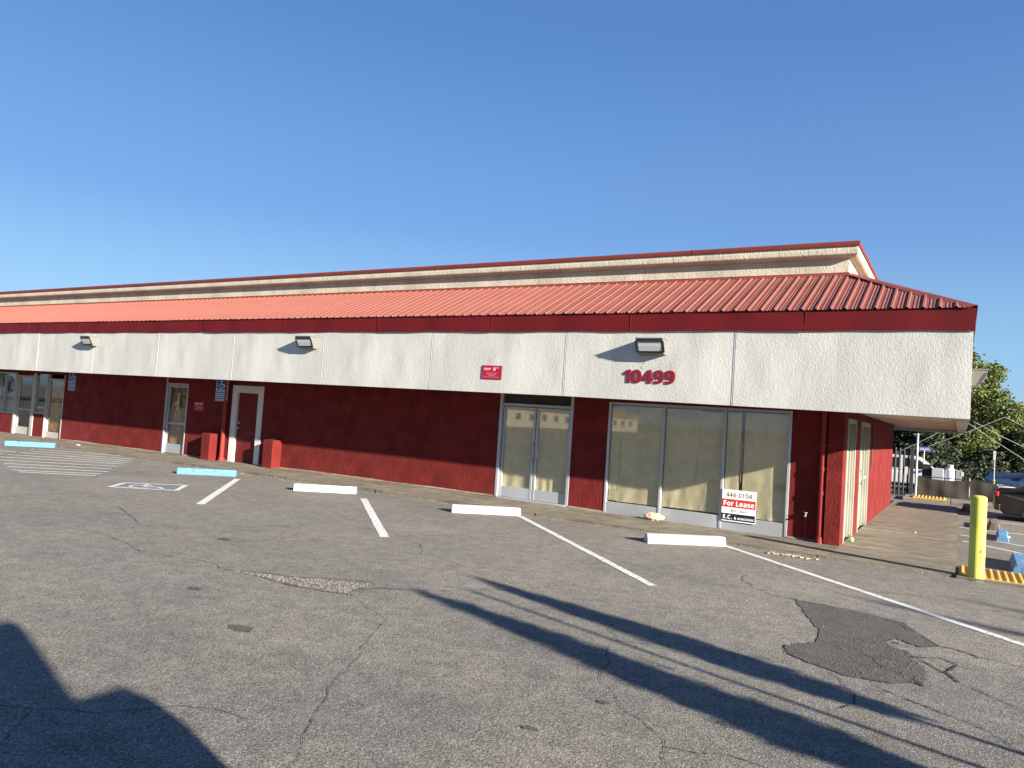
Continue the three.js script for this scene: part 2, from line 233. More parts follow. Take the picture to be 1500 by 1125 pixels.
{ // accessible stall symbol, painted at the slant of the stalls
  const g = struct(Object.assign(new THREE.Group(), { name: 'accessible_stall_symbol' }), 'faded blue and white accessible stall symbol'); scene.add(g);
  const A = [-11.80, 5.36], B = [-12.28, 4.76], Cc = [-11.50, 3.98], D = [-10.84, 4.66];
  const at = (u, v) => [(A[0] * (1 - u) + D[0] * u) * (1 - v) + (B[0] * (1 - u) + Cc[0] * u) * v, (A[1] * (1 - u) + D[1] * u) * (1 - v) + (B[1] * (1 - u) + Cc[1] * u) * v];
  const q = quads([[at(0, 0), at(1, 0)], [at(0, 1), at(1, 1)]].map(r => r.map(p => [p[0], .0045, p[1]])));
  mesh('blue_field', q, M.bluePaint, g);
  for (const [a, b] of [[[0, 0], [1, 0]], [[1, 0], [1, 1]], [[1, 1], [0, 1]], [[0, 1], [0, 0]]]) bar(at(...a), at(...b), .09, 'border_line', M.paint, g, .0085);
  bar(at(.40, .86), at(.42, .45), .07, 'symbol_stroke', M.paint, g, .0085); bar(at(.42, .45), at(.66, .42), .07, 'symbol_stroke', M.paint, g, .0085); bar(at(.66, .42), at(.78, .15), .07, 'symbol_stroke', M.paint, g, .0085);
  const ring = []; for (let i = 0; i <= 18; i++) { const t = (60 + 250 * i / 18) * Math.PI / 180; ring.push([.42 + .2 * Math.cos(t), .40 + .27 * Math.sin(t)]); }
  for (let i = 0; i < 18; i++) bar(at(...ring[i]), at(...ring[i + 1]), .06, 'symbol_stroke', M.paint, g, .0085, .002);
}
// ---------------------------------------------------------------- sidewalk: poured slabs with open joints
const swPts = [[-50, .02], [-27, .03], [-19, .055], [-11, .075], [-7, .075], [-4.4, .05], [0, .03], [3, .03]];
const sw = x => { let i = 0; while (i < swPts.length - 2 && x > swPts[i + 1][0]) i++; const a = swPts[i], b = swPts[i + 1]; return a[1] + (b[1] - a[1]) * (x - a[0]) / (b[0] - a[0]); };
{
  const walk = struct(Object.assign(new THREE.Group(), { name: 'sidewalk' }), 'stained concrete walk along the storefront and round the corner'); scene.add(walk);
  const slab = (x0, x1, z0, z1) => { const g = bx(x0, x1, -.2, 0, z0, z1), p = g.attributes.position; for (let i = 0; i < p.count; i++) if (p.getY(i) > -.01) p.setY(i, sw(p.getX(i))); mesh('slab', g, M.concrete, walk); };
  const js = [-46, -42, -38, -34, -30.4, -27.4, -24.3, -21.2, -18, -15, -12, -8.9, -5.0, -2.6, -.12, 1.66];
  for (let i = 0; i + 1 < js.length; i++) slab(js[i] + .004, js[i + 1] - .004, -.6, 1.30 + rr(-.02, .02));
  const jz = [-.604, -3.4, -6.4, -9.4, -12.4];
  for (let i = 0; i + 1 < jz.length; i++) slab(-.01, 1.66 + rr(-.015, .015), jz[i + 1] + .004, jz[i] - .004);
  slab(1.672, 2.9, .28, .34); // kerb lips that hold the tactile panel
  slab(1.672, 6.5, 1.31, 1.42);
  // raised kerb walk before the far fence
  const far = struct(Object.assign(new THREE.Group(), { name: 'far_walk' }), 'narrow concrete walk in front of the low fence'); scene.add(far);
  for (let k = 0; k < 8; k++) mesh('slab', rbx(.15 + k * 1.3, 1.44 + k * 1.3, -.1, .11, -14.75, -13.1, .02), M.kerb, far);
  mesh('slab', bx(-3, 1.4, -.1, .012, -16, -12.41), M.concrete, far);
}
function tactile(name, x0, x1, z0, z1, y, label, ribs) {
  const t = thing(name, label, 'tactile paving', [x0, y, z0]); const W = x1 - x0, D = z1 - z0;
  mesh('panel_base', rbx(0, W, 0, .03, 0, D, .005), M.tactile, t);
  for (let k = 0; k < ribs; k++) { const x = (k + .5) * W / ribs; mesh('rib', rbx(x - .017, x + .017, .025, .05, .02, D - .02, .008), M.tactile, t); }
}
tactile('tactile_paving', 1.70, 4.3, .36, 1.29, 0, 'ribbed yellow tactile paving beside the yellow bollard', 30);
tactile('tactile_paving', .42, 1.32, -14.2, -13.3, .108, 'worn yellow tactile paving on the far walk before the fence', 9);
{ const b = thing('bollard', 'yellow painted steel bollard at the sidewalk corner', 'bollard', [1.90, .0, 1.30]);
  const r = .098, g = new THREE.LatheGeometry([[0, 1.15], [.05, 1.148], [r - .012, 1.135], [r, 1.12], [r, 0]].map(p => new THREE.Vector2(...p)), 32);
  mesh('post', g, M.yellow, b); mesh('footing', cyl([0, -.05, 0], [0, .012, 0], .16, .15, 20), M.concrete, b);
  for (let k = 0; k < 7; k++) { const a = .3 + .16 * rnd(), y = rr(.2, .42); mesh('scuff', cyl([Math.sin(a) * .0985, y, Math.cos(a) * .0985], [Math.sin(a + .25) * .0985, y + .05, Math.cos(a + .25) * .0985], .003), M.black, b, false); } }

// ---------------------------------------------------------------- wheel stops
function stop(name, p, q, m, label, group, h = .125, k0 = 1) { // from p to q on the asphalt
  const dx = q[0] - p[0], dz = q[1] - p[1], L = Math.hypot(dx, dz), t = thing(name, label, 'wheel stop', [(p[0] + q[0]) / 2, 0, (p[1] + q[1]) / 2], Math.atan2(-dz, dx), group);
  const s = new THREE.Shape([[-.085, 0], [-.08, .05], [-.052, h], [.052, h], [.08, .05], [.085, 0]].map(v => new THREE.Vector2(v[0] * k0, v[1])));
  const g = new THREE.ExtrudeGeometry(s, { depth: L - .05, bevelEnabled: true, bevelSize: .012, bevelThickness: .025, bevelSegments: 2 }); g.rotateY(Math.PI / 2); g.translate(-L / 2 + .025, 0, 0);
  mesh('block', g, m, t); for (const k of [-.32, .32]) mesh('anchor_pin', cyl([k * L, h, 0], [k * L, h + .018, 0], .012), M.steel, t);
}
stop('wheel_stop', [-10.0, 2.55], [-9.0, 1.78], M.stopWhite, 'white concrete wheel stop before the blank red wall', 'white wheel stops');
stop('wheel_stop', [-6.22, 2.28], [-5.23, 1.50], M.stopWhite, 'white concrete wheel stop before the double glass doors', 'white wheel stops');
stop('wheel_stop', [-2.46, 2.36], [-1.48, 1.53], M.stopWhite, 'white concrete wheel stop before the papered shop windows', 'white wheel stops');
stop('wheel_stop', [-13.6, 2.72], [-12.66, 1.85], M.stopBlue, 'blue wheel stop facing the white framed red door', 'blue wheel stops');
stop('wheel_stop', [-21.95, 2.48], [-21.05, 1.55], M.stopBlue, 'blue wheel stop beyond the hatched aisle', 'blue wheel stops');
stop('wheel_stop', [2.50, .06], [2.52, -1.2], M.stopBlue, 'blue wheel stop beside the tactile paving', 'blue wheel stops', .145, 1.35);
stop('wheel_stop', [2.42, -4.05], [2.46, -5.3], M.stopBlue, 'chipped blue wheel stop in the side lot', 'blue wheel stops', .135, 1.15);
stop('wheel_stop', [2.36, -6.25], [2.38, -7.5], M.stopGrey, 'bare concrete wheel stop behind the chipped blue one', 'grey wheel stops', .16, 1.2);
stop('wheel_stop', [1.84, -10.9], [1.88, -12.1], M.stopGrey, 'bare concrete wheel stop near the far walk', 'grey wheel stops', .16, 1.2);

// ---------------------------------------------------------------- the shop building
const B = thing('shop_building', 'low red and white shop building with a salmon metal roof', 'building');
const ZW = -.14, ZF = 1.25, XF = 1.76, ZEND = -13.2;
const wall = (x0, x1, y0 = -.1, y1 = 2.30, m = M.red) => mesh('wall', bx(x0, x1, y0, y1, ZW - .16, ZW), m, B);
wall(-46, -31.2); wall(-31.2, -27.22, -.1, .72); wall(-31.2, -27.22, 2.2, 2.3); wall(-25.86, -25.18, -.1, .82); wall(-25.86, -24.05, 2.2, 2.3); wall(-27.22, -25.86, 2.14, 2.3);
wall(-24.05, -22.045, -.1, 2.3, M.redOld); wall(-22.035, -18.52); wall(-18.52, -17.48, 2.13, 2.3); wall(-17.48, -15.52); wall(-15.52, -14.28, 2.16, 2.3);
wall(-14.28, -6.84); wall(-5.08, -4.30); wall(-.85, -.242); wall(-4.30, -.85, 2.225, 2.3);
mesh('corner_pier', bx(-.24, 0, -.1, 2.30, -.298, 0), M.red, B);
const side = (z0, z1, y0 = -.1, y1 = 2.30) => mesh('wall', bx(-.16, -.002, y0, y1, z1, z0), M.red, B);
side(-.30, -.42); side(-.42, -1.62, 2.16, 2.3); side(-1.62, -2.38); side(-2.38, -4.0, 2.16, 2.3); side(-4.0, -10.6);
mesh('wall', bx(-46, -.17, -.1, 4.6, -10.6, -10.4), M.red, B);
mesh('wall', bx(-46.2, -46, -.1, 4.6, -10.6, ZW), M.red, B);
mesh('interior_floor', bx(-46, -.17, -.06, .02, -10.4, -.62), M.interior, B);
mesh('interior_partition', bx(-46, -.17, .02, 2.6, -4.4, -4.3), M.interior, B);
mesh('roof_deck', bx(-46, -.20, 4.45, 4.55, -10.4, -.75), M.interior, B);
mesh('ceiling', bx(-46, -.001, 2.302, 2.34, -10.6, -.2), M.interior, B);
for (const [a, b] of [[-24.04, -18.53], [-17.47, -15.53], [-14.27, -6.86], [-5.07, -4.31], [-.84, -.26]]) { const n = Math.ceil((b - a) / .6), lo = [], mid = [], hi = []; for (let i = 0; i <= n; i++) { const x = a + (b - a) * i / n; lo.push([x, sw(x) + .003, ZW + .035 + rr(-.012, .012)]); mid.push([x, sw(x) + .012, ZW + .02]); hi.push([x, sw(x) + .03 + rr(-.008, .012), ZW + .003]); } mesh('mortar_fillet', quads([lo, mid, hi]), Object.assign(M.kerb.clone(), dbl), B); }
// soffit
mesh('soffit', [bx(-46, 1.56, 2.345, 2.40, ZW - .16, ZF - .12)], M.soffit, B); mesh('soffit', bx(-.16, 1.56, 2.30, 2.344, -.302, ZF - .12), M.soffit, B);
mesh('soffit', bx(.0, 1.56, 2.30, 2.36, ZEND + .1, -.303), M.soffit, B);
mesh('soffit', bx(-46, -.165, 2.30, 2.343, ZW + .002, ZF - .12), M.soffit, B);
mesh('soffit_vent', [cyl([1.1, 2.296, -10], [1.1, 2.300, -10], .12, .12, 20)], M.bronze, B);
// stucco fascia panels with control joints
const yb = x => x < -4.6 ? 2.243 : 2.243 - (x + 4.6) * .0083;
{
  const joints = []; for (let k = 0; k < 15; k++) joints.push(-1.542 - 3.085 * k);
  const panel = (x0, x1) => { const g = new THREE.BoxGeometry(x1 - x0, 1, .12, 1, 1, 1), p = g.attributes.position; for (let i = 0; i < p.count; i++) { const x = p.getX(i) + (x0 + x1) / 2; p.setXYZ(i, x, p.getY(i) > 0 ? 3.47 : yb(x), p.getZ(i) + ZF - .06); } mesh('fascia_panel', g, M.fascia, B); };
  panel(joints[0] + .012, XF);
  for (let k = 0; k + 1 < joints.length; k++) panel(joints[k + 1] + .012, joints[k] - .012);
  for (const j of joints) mesh('control_joint', [bx(j - .0115, j + .0115, yb(j) + .004, 3.46, ZF - .1, ZF - .014), bx(j - .011, j - .005, yb(j), 3.45, ZF - .014, ZF + .005)], M.joint, B);
  let z = ZF - .122; for (let k = 0; k < 5; k++) { const z1 = Math.max(ZEND, z - 3.08); mesh('fascia_panel', bx(XF - .18, XF, 2.19, 3.47, z1 + .01, z), M.fascia, B); z = z1; }
  mesh('fascia_panel', bx(-.3, XF - .181, 2.19, 3.47, ZEND, ZEND + .12), M.fascia, B);
}
// red metal fascia band, piece by piece
{
  let x = XF + .022; const cuts = [-.471, -3.375, -6.276, -9.2, -12.1, -15.05, -17.95, -20.9, -23.8, -26.7, -29.6, -32.5, -35.4, -38.3, -41.2, -45];
  for (const c of cuts) { const lean = rr(.006, .016), n = 12, rows = []; const y0 = x0 => 3.437 + .006 * Math.sin(x0 * 2.3) + .004 * Math.sin(x0 * 7);
    const outer = [], lip = [], top = [], back = []; for (let i = 0; i <= n; i++) { const xx = c + .002 + (x - c - .002) * i / n, wv = .004 * Math.sin(xx * 3.1 + c); lip.push([xx, y0(xx), ZF + .004]); outer.push([xx, y0(xx) - .002, ZF + .016 + lean + wv]); top.push([xx, 3.752, ZF + .022 + wv * .5]); back.push([xx, 3.752, ZF - .05]); }
    mesh('fascia_trim', quads([lip, outer, top, back]), M.redMetal, B); mesh('trim_lap', bx(c - .006, c + .006, 3.44, 3.745, ZF + .020, ZF + .034), M.redMetal, B); x = c; }
  let z = ZF + .012; for (let k = 0; k < 5; k++) { const z1 = Math.max(ZEND - .02, z - 2.93); mesh('fascia_trim', bx(XF + .003, XF + .020, 3.437, 3.750, z1 + .003, z), M.redMetal, B); z = z1; }
}
// ribbed metal roof: one piece for every rib and pan
const EZ = ZF + .045, EX = XF + .035, EY = 3.752, TY = 4.65, TZ = -.57, TX = -.07;
{
  const P = .2075, prof = [[0, 0], [.012, .024], [.038, .024], [.050, 0], [.098, 0], [.103, .007], [.115, .007], [.120, 0], [.148, 0], [.153, .007], [.165, .007], [.170, 0], [P, 0]];
  const run = EZ - TZ, rise = TY - EY, len = Math.hypot(run, rise), ny = run / len, nz = rise / len;
  for (let k = 0; k < 228; k++) {
    const x0 = EX - .07 - (k + 1) * P; if (x0 < -45) break; const dy = rr(-.003, .003), a = [], b = [];
    for (const [px, h] of prof) { const X = x0 + px, vm = Math.min(1, (EX - X) / (EX - TX)), hh = h + .004; a.push([X, EY + dy + hh * ny, EZ + hh * nz + dy]); b.push([X, EY + rise * vm + hh * ny, EZ - run * vm + hh * nz]); }
    mesh('roof_panel', quads([a, b]), M.roof, B);
  }
  for (let k = 0; k < 70; k++) {
    const z0 = EZ - .07 - (k + 1) * P; if (z0 < ZEND - .1) break; const a = [], b = [], runx = EX - TX;
    for (const [px, h] of prof) { const Z = z0 + px, vm = Math.min(1, (EZ - Z) / (EZ - TZ)), hh = h + .004; a.push([EX + hh * nz, EY + hh * ny, Z]); b.push([EX - runx * vm + hh * nz, EY + rise * vm + hh * ny, Z]); }
    mesh('roof_panel', quads([b, a]), M.roof, B);
  }
  mesh('roof_underlay', quads([[[-46, EY - .02, EZ - .03], [EX - .03, EY - .02, EZ - .03]], [[-46, TY - .02, TZ], [TX, TY - .02, TZ]]]), M.roofTrim, B);
  mesh('roof_underlay', quads([[[TX, TY - .02, TZ], [EX - .03, EY - .02, EZ - .03]], [[TX, TY - .02, ZEND], [EX - .03, EY - .02, ZEND]]]), M.roofTrim, B);
  mesh('hip_cap', [0, 1].map(s => { const w = .11, e = [EX + .004, EY + .035, EZ + .004], t = [TX, TY + .045, TZ]; return quads([[e, s ? [e[0], e[1] - .045, e[2] - w * 1.6] : [e[0] - w * 1.6, e[1] - .045, e[2]]], [t, s ? [t[0] + w * .9, t[1] - .045, t[2] - w * .4] : [t[0] - w * .4, t[1] - .045, t[2] + w * .9]]]); }), mat(rgb(.30, .075, .06), .5, { side: THREE.DoubleSide, map: tPanel }), B);
}
// parapet: flashing, panelled wall, rounded cornice, red coping, swept along the front and round the end
{
  const sweep = (prof, x0 = -46, endX = -.13, z0 = -.66) => { const front = prof.map(([o, y]) => [[x0, y, z0 + o], [endX + o, y, z0 + o]]), sd = prof.map(([o, y]) => [[endX + o, y, z0 + o], [endX + o, y, -10.4]]); return [quads(front.map(r => [r[1], r[0]])), quads(sd.map(r => [r[1], r[0]]))]; };
  const dm = m => { const c = m.clone(); c.side = THREE.DoubleSide; return c; };
  mesh('roof_flashing', sweep([[.10, 4.60], [.095, 4.665], [.012, 4.715], [.012, 4.73], [0, 4.73]]), dm(M.roofTrim), B);
  const cuts = [-.13, -1.55, -3.95, -6.4, -8.85, -11.3, -13.7, -16.2, -18.6, -21, -23.5, -25.9, -28.4, -30.8, -33.2, -36, -39, -42, -46];
  for (let i = 0; i + 1 < cuts.length; i++) mesh('parapet_panel', bx(cuts[i + 1] + .004, cuts[i] - (i ? .004 : 0), 4.5, 5.02, -.76, -.66 + (i % 3) * .001), M.parapet, B);
  mesh('parapet_panel', bx(-.23, -.13, 4.5, 5.02, -10.4, -.761), M.parapet, B);
  const arc = []; for (let k = 0; k <= 8; k++) { const t = k / 8 * Math.PI / 2; arc.push([.03 + .125 * Math.sin(t), 5.045 - .065 * Math.cos(t)]); }
  mesh('cornice', sweep([[-.03, 4.975], [.03, 4.978], ...arc, [.158, 5.10], [.150, 5.175], [-.05, 5.18]]), dm(M.parapet), B);
  mesh('coping', sweep([[.145, 5.165], [.178, 5.163], [.182, 5.205], [.175, 5.245], [-.12, 5.25], [-.12, 5.17]]), dm(M.roofTrim), B);
  for (const x of [-2.9, -6.0, -9.05, -12.1, -15.2, -18.2, -21.3, -24.3]) mesh('coping_seam', bx(x - .012, x + .012, 5.162, 5.248, -.49, -.474), M.roofTrim, B);
}
// ---- door and window makers (parts of the building)
const fr = (x0, x1, y0, y1, z0, z1) => rbx(x0, x1, y0, y1, z0, z1, .006);
function sheet(x0, x1, y0, y1, z, folds, amp, name, m, parent, lean = [0, 0]) { // hung paper with soft vertical folds
  const nx = 26, ny = 30, rows = [], ph = rr(0, 6), k1 = rr(.7, 1.3);
  for (let j = 0; j <= ny; j++) { const v = j / ny, r = []; for (let i = 0; i <= nx; i++) { const u = i / nx; const slack = Math.pow(1 - v, 1.4);
    const w = Math.sin(u * folds * 6.28 * k1 + ph + 1.6 * (1 - v) * Math.sin(u * 5 + ph)) * .6 + (fbm(u * 4 + ph, v * 3, 201, 3) - .5) * 1.9;
    r.push([x0 + (x1 - x0) * u + (1 - v) * (lean[0] * (1 - u) + lean[1] * u), y0 + (y1 - y0) * v + (j ? 0 : .02 * (fbm(u * 9, ph, 207, 2) - .5)), z + amp * w * (.18 + slack)]); } rows.push(r); }
  let g = quads(rows); g = uvm(g); g = smooth(g, rows); const o = new THREE.Mesh(g, m); o.castShadow = o.receiveShadow = true; o.name = name; parent.add(o); return o;
}
function smooth(g, rows) { // normals of the grid, so folds shade softly
  const R = rows.length, Cn = rows[0].length, N = rows.map((r, j) => r.map((p, i) => { const a = V(...rows[j][Math.min(Cn - 1, i + 1)]).sub(V(...rows[j][Math.max(0, i - 1)])), b = V(...rows[Math.min(R - 1, j + 1)][i]).sub(V(...rows[Math.max(0, j - 1)][i])); return a.cross(b).normalize(); }));
  const n = g.attributes.normal; let k = 0; for (let r = 0; r + 1 < R; r++) for (let c = 0; c + 1 < Cn; c++) for (const [a, b] of [[r, c], [r, c + 1], [r + 1, c + 1], [r, c], [r + 1, c + 1], [r + 1, c]]) { n.setXYZ(k++, N[a][b].x, N[a][b].y, N[a][b].z); } return g;
}
function leaf(D, x0, x1, y0, y1, z, o = {}) { // one aluminium framed glass leaf
  const s = o.s || .055, m = o.m || M.alu, kick = o.kick || .24;
  mesh('door_frame', [fr(x0, x0 + s, y0, y1, z - .045, z), fr(x1 - s, x1, y0, y1, z - .045, z), fr(x0 + s + .001, x1 - s - .001, y1 - s, y1, z - .044, z - .001)].concat(o.rail ? [fr(x0 + s, x1 - s, o.rail - .03, o.rail + .03, z - .044, z - .002)] : []), m, D);
  mesh('kick_plate', fr(x0 + s + .001, x1 - s - .001, y0, y0 + kick, z - .044, z - .003), m, D);
  mesh('glass', bx(x0 + s, x1 - s, y0 + kick, y1 - s, z - .026, z - .020), M.glass, D);
}
function handle(D, x, y, z, s) { mesh('handle', tube([[x, y - .14, z], [x, y - .14, z + .05], [x + s * .05, y - .14, z + .06], [x + s * .05, y + .14, z + .06], [x, y + .14, z + .05], [x, y + .14, z]], .011, 50), M.alu, D); }
{ // double glass doors
  const D = part('double_door', B), y0 = .095, y1 = 2.02, z = ZW - .05; D.userData.label = 'aluminium double glass doors papered from inside';
  mesh('jamb', [fr(-6.84, -6.775, 0, 2.30, ZW - .13, ZW + .006), fr(-5.145, -5.08, 0, 2.30, ZW - .13, ZW + .006), fr(-6.774, -5.146, 2.03, 2.09, ZW - .13, ZW + .004)], M.alu, D);
  mesh('threshold', fr(-6.774, -5.146, .05, .09, ZW - .13, ZW + .03), M.alu, D);
  mesh('transom_panel', bx(-6.774, -5.146, 2.092, 2.30, ZW - .09, ZW - .07), mat(rgb(.035, .030, .030), .8), D);
  leaf(D, -6.77, -5.968, y0, y1, z, { kick: .22 }); leaf(D, -5.952, -5.15, y0, y1, z, { kick: .22 });
  handle(D, -6.0, 1.10, z, -1); handle(D, -5.92, 1.10, z, 1);
  sheet(-6.72, -6.01, .30, 1.99, z - .050, 2.4, .011, 'paper', M.paper, D); sheet(-5.91, -5.20, .29, 1.98, z - .050, 2.8, .011, 'paper', M.paper, D);
  mesh('lock_box', fr(-5.985, -5.935, .86, .93, z + .001, z + .012), M.bronze, D);
}
{ // three papered shop windows
  const W = part('shop_window', B), X = [-4.30, -3.165, -2.01, -.85], z = ZW - .03; W.userData.label = 'three tall shop windows covered with brown paper';
  X.forEach((x, i) => { const a = i === 0 ? x : i === 3 ? x - .05 : x - .025; mesh('mullion', fr(a, a + .05, .04, 2.224, ZW - .11, ZW + .012), M.alu, W); });
  mesh('head_rail', fr(-4.249, -.901, 2.18, 2.223, ZW - .10, ZW + .004), M.alu, W);
  for (let i = 0; i < 3; i++) { const a = i === 0 ? X[0] + .051 : X[i] + .026, b = i === 2 ? X[3] - .051 : X[i + 1] - .026;
    mesh('sill_panel', fr(a, b, .03, .27, ZW - .10, ZW + .002), M.alu, W); mesh('glass', bx(a, b, .271, 2.18, z - .006, z), M.glass, W); }
  sheet(-4.24, -4.02, .30, 2.14, z - .024, 1, .004, 'paper', M.paper, W); sheet(-4.06, -3.20, .29, 2.15, z - .034, 1.4, .014, 'paper', M.paper, W);
  sheet(-3.13, -2.46, .30, 2.15, z - .033, 1.1, .014, 'paper', M.paper, W, [0, -.10]); sheet(-2.60, -2.05, .30, 2.13, z - .046, 1.5, .013, 'paper', M.paper, W, [-.03, 0]);
  sheet(-1.975, -1.72, .32, 2.14, z - .026, 1, .005, 'paper', M.paper, W); sheet(-1.66, -.90, .28, 2.15, z - .034, 1.6, .014, 'paper', M.paper, W);
  mesh('backing_paper', bx(-4.24, -.90, .28, 2.17, z - .17, z - .165), M.paper, W);
  for (const [x, y] of [[-3.95, 1.72], [-1.7, 1.55], [-1.62, 1.78], [-2.15, 1.5], [-3.0, 2.0], [-1.9, 1.36]]) mesh('tape_scrap', bx(x, x + rr(.02, .05), y, y + rr(.03, .07), z - .0095, z - .0075), M.paperPale, W);
  mesh('paper_seam', [bx(-4.045, -4.033, .5, 1.95, z - .0175, z - .0165), bx(-1.70, -1.688, .9, 1.6, z - .0175, z - .0165)], M.paperPale, W); mesh('torn_corner', bx(-4.22, -4.09, .31, .52, z - .0175, z - .016), M.paperPale, W);
  for (const [x, w] of [[-3.95, .26], [-2.85, .3]]) mesh('paper_scrap', bx(x, x + w, 1.98, 2.09, z - .010, z - .0075), M.paperPale, W);
}
{ // white framed red door
  const D = part('red_door', B); D.userData.label = 'flush red door in a wide white frame';
  mesh('door_frame', [fr(-15.52, -15.32, 0, 2.16, ZW - .12, ZW + .02), fr(-14.48, -14.28, 0, 2.16, ZW - .12, ZW + .02), fr(-15.319, -14.481, 1.96, 2.159, ZW - .12, ZW + .019)], M.white, D);
  mesh('door_leaf', fr(-15.318, -14.482, .07, 1.958, ZW - .10, ZW - .05), M.redDoor, D);
  mesh('door_knob', [new THREE.SphereGeometry(.032, 14, 10).translate(-15.24, 1.0, ZW + .0), cyl([-15.24, 1.0, ZW - .05], [-15.24, 1.0, ZW], .014)], M.steel, D); mesh('dead_bolt', cyl([-15.24, 1.14, ZW - .05], [-15.24, 1.14, ZW - .03], .03), M.steel, D);
}
{ // glass door with plywood behind
  const D = part('glass_door', B); D.userData.label = 'narrow glass door with plywood behind the pane';
  mesh('jamb', [fr(-18.52, -18.47, 0, 2.3, ZW - .12, ZW + .006), fr(-17.53, -17.48, 0, 2.128, ZW - .12, ZW + .006), fr(-18.469, -17.531, 2.07, 2.128, ZW - .12, ZW + .004)], M.alu, D);
  leaf(D, -18.465, -17.535, .07, 2.06, ZW - .05, { kick: .28, rail: .95 }); mesh('plywood', bx(-18.41, -17.59, .36, 2.0, ZW - .16, ZW - .145), M.ply, D); handle(D, -18.42, 1.12, ZW - .05, 1);
  mesh('paper_scrap', bx(-18.08, -17.95, 1.35, 1.85, ZW - .078, ZW - .0765), M.paperPale, D);
}
{ // far storefront: window, two doors, window between
  const D = part('far_storefront', B); D.userData.label = 'far storefront with curtained window and two narrow doors';
  mesh('window_frame', [fr(-31.2, -31.14, .72, 2.2, ZW - .12, ZW + .006), fr(-27.28, -27.22, .0, 2.2, ZW - .12, ZW + .006), fr(-31.139, -27.281, .721, .77, ZW - .12, ZW + .004), fr(-31.139, -27.281, 2.14, 2.199, ZW - .12, ZW + .004), fr(-28.05, -28.0, .771, 2.139, ZW - .12, ZW + .003)], M.alu, D);
  mesh('glass', bx(-31.14, -28.05, .77, 2.14, ZW - .05, ZW - .044), M.glass, D); mesh('glass', bx(-28.0, -27.28, .77, 2.14, ZW - .05, ZW - .044), M.glass, D);
  sheet(-27.98, -27.30, .78, 2.12, ZW - .14, 4, .02, 'curtain', M.curtain, D); sheet(-31.1, -28.5, .78, 2.12, ZW - .16, 9, .02, 'curtain', M.curtain, D);
  mesh('jamb', [fr(-27.2, -27.15, 0, 2.14, ZW - .12, ZW + .006), fr(-26.05, -25.865, 0, 2.2, ZW - .12, ZW + .02), fr(-25.18, -25.12, 0, 2.2, ZW - .12, ZW + .01), fr(-24.1, -24.05, 0, 2.2, ZW - .12, ZW + .006), fr(-25.86, -25.19, .821, .86, ZW - .12, ZW + .004)], M.aluOld, D);
  leaf(D, -27.14, -26.06, .04, 2.12, ZW - .05, { kick: .26, rail: .92, s: .09, m: M.aluOld }); handle(D, -27.06, 1.15, ZW - .05, 1);
  mesh('glass', bx(-25.86, -25.19, .861, 2.19, ZW - .05, ZW - .044), M.glass, D); mesh('push_bar', fr(-25.85, -25.2, 1.0, 1.06, ZW - .1, ZW - .06), M.aluOld, D);
  leaf(D, -25.115, -24.105, .04, 2.06, ZW - .05, { kick: .2, s: .07, m: M.aluOld }); mesh('plywood', bx(-25.04, -24.18, .26, 1.97, ZW - .13, ZW - .115), M.ply, D);
}
// side wall openings: pale panels in frames
for (const [z0, z1, doorish] of [[-.42, -1.62, 0], [-2.38, -4.0, 1]]) {
  const D = part(doorish ? 'side_door' : 'side_window', B), X = -.03, n = doorish ? 3 : 3, w = (z0 - z1) / n;
  mesh('opening_frame', [fr(X - .1, X + .045, 0, 2.16, z0 - .07, z0), fr(X - .1, X + .045, 0, 2.16, z1, z1 + .07), fr(X - .1, X + .043, 2.07, 2.159, z1 + .071, z0 - .071)], M.sageWhite, D);
  for (let k = 0; k < n; k++) { const a = z0 - .072 - k * (z0 - z1 - .144) / n, b = z0 - .072 - (k + 1) * (z0 - z1 - .144) / n; mesh('panel', fr(X - .08, X - .04 + (k % 2) * .012, .03, 2.068, b + .006, a - .006), M.sageWhite, D); mesh('batten', fr(X - .04, X + .012, .06, 2.06, b + .004, b + .05), M.sageWhite, D); }
  if (!doorish) mesh('glass', bx(X - .026, X - .02, 1.35, 2.0, z0 - .42, z0 - .12), M.darkGlass, D);
  else { mesh('door_handle', tube([[X - .02, .95, z0 - .25], [X + .05, .95, z0 - .25], [X + .05, 1.2, z0 - .25], [X - .02, 1.2, z0 - .25]], .012), M.bronze, D); mesh('rail', fr(X - .04, X + .016, 1.0, 1.06, z1 + .08, z0 - .08), M.sageWhite, D); }
}
mesh('conduit', [tube([[.035, 1.2, -4.35], [.035, 2.0, -4.35], [.035, 2.25, -4.35]], .014, 12)], M.iron, B);

// low stucco blocks on either side of the red door
for (const [x, l] of [[-16.30, 'low red stucco block beside the blue sign post'], [-13.80, 'low red stucco block right against the white door frame']]) { const t = thing('stucco_block', l, 'block', [x + .18, 0, .0], 0, 'stucco blocks by the red door'); mesh('block', rbx(-.18, .18, .03, .775, -.135, .17, .012), M.red, t);
  mesh('cap', rbx(-.175, .175, .776, .788, -.13, .165, .004), M.red, t); if (x > -14) for (const k of [-.05, .04]) mesh('bolt', cyl([k, .788, .02], [k + .01, .83, .02], .008), M.black, t); }
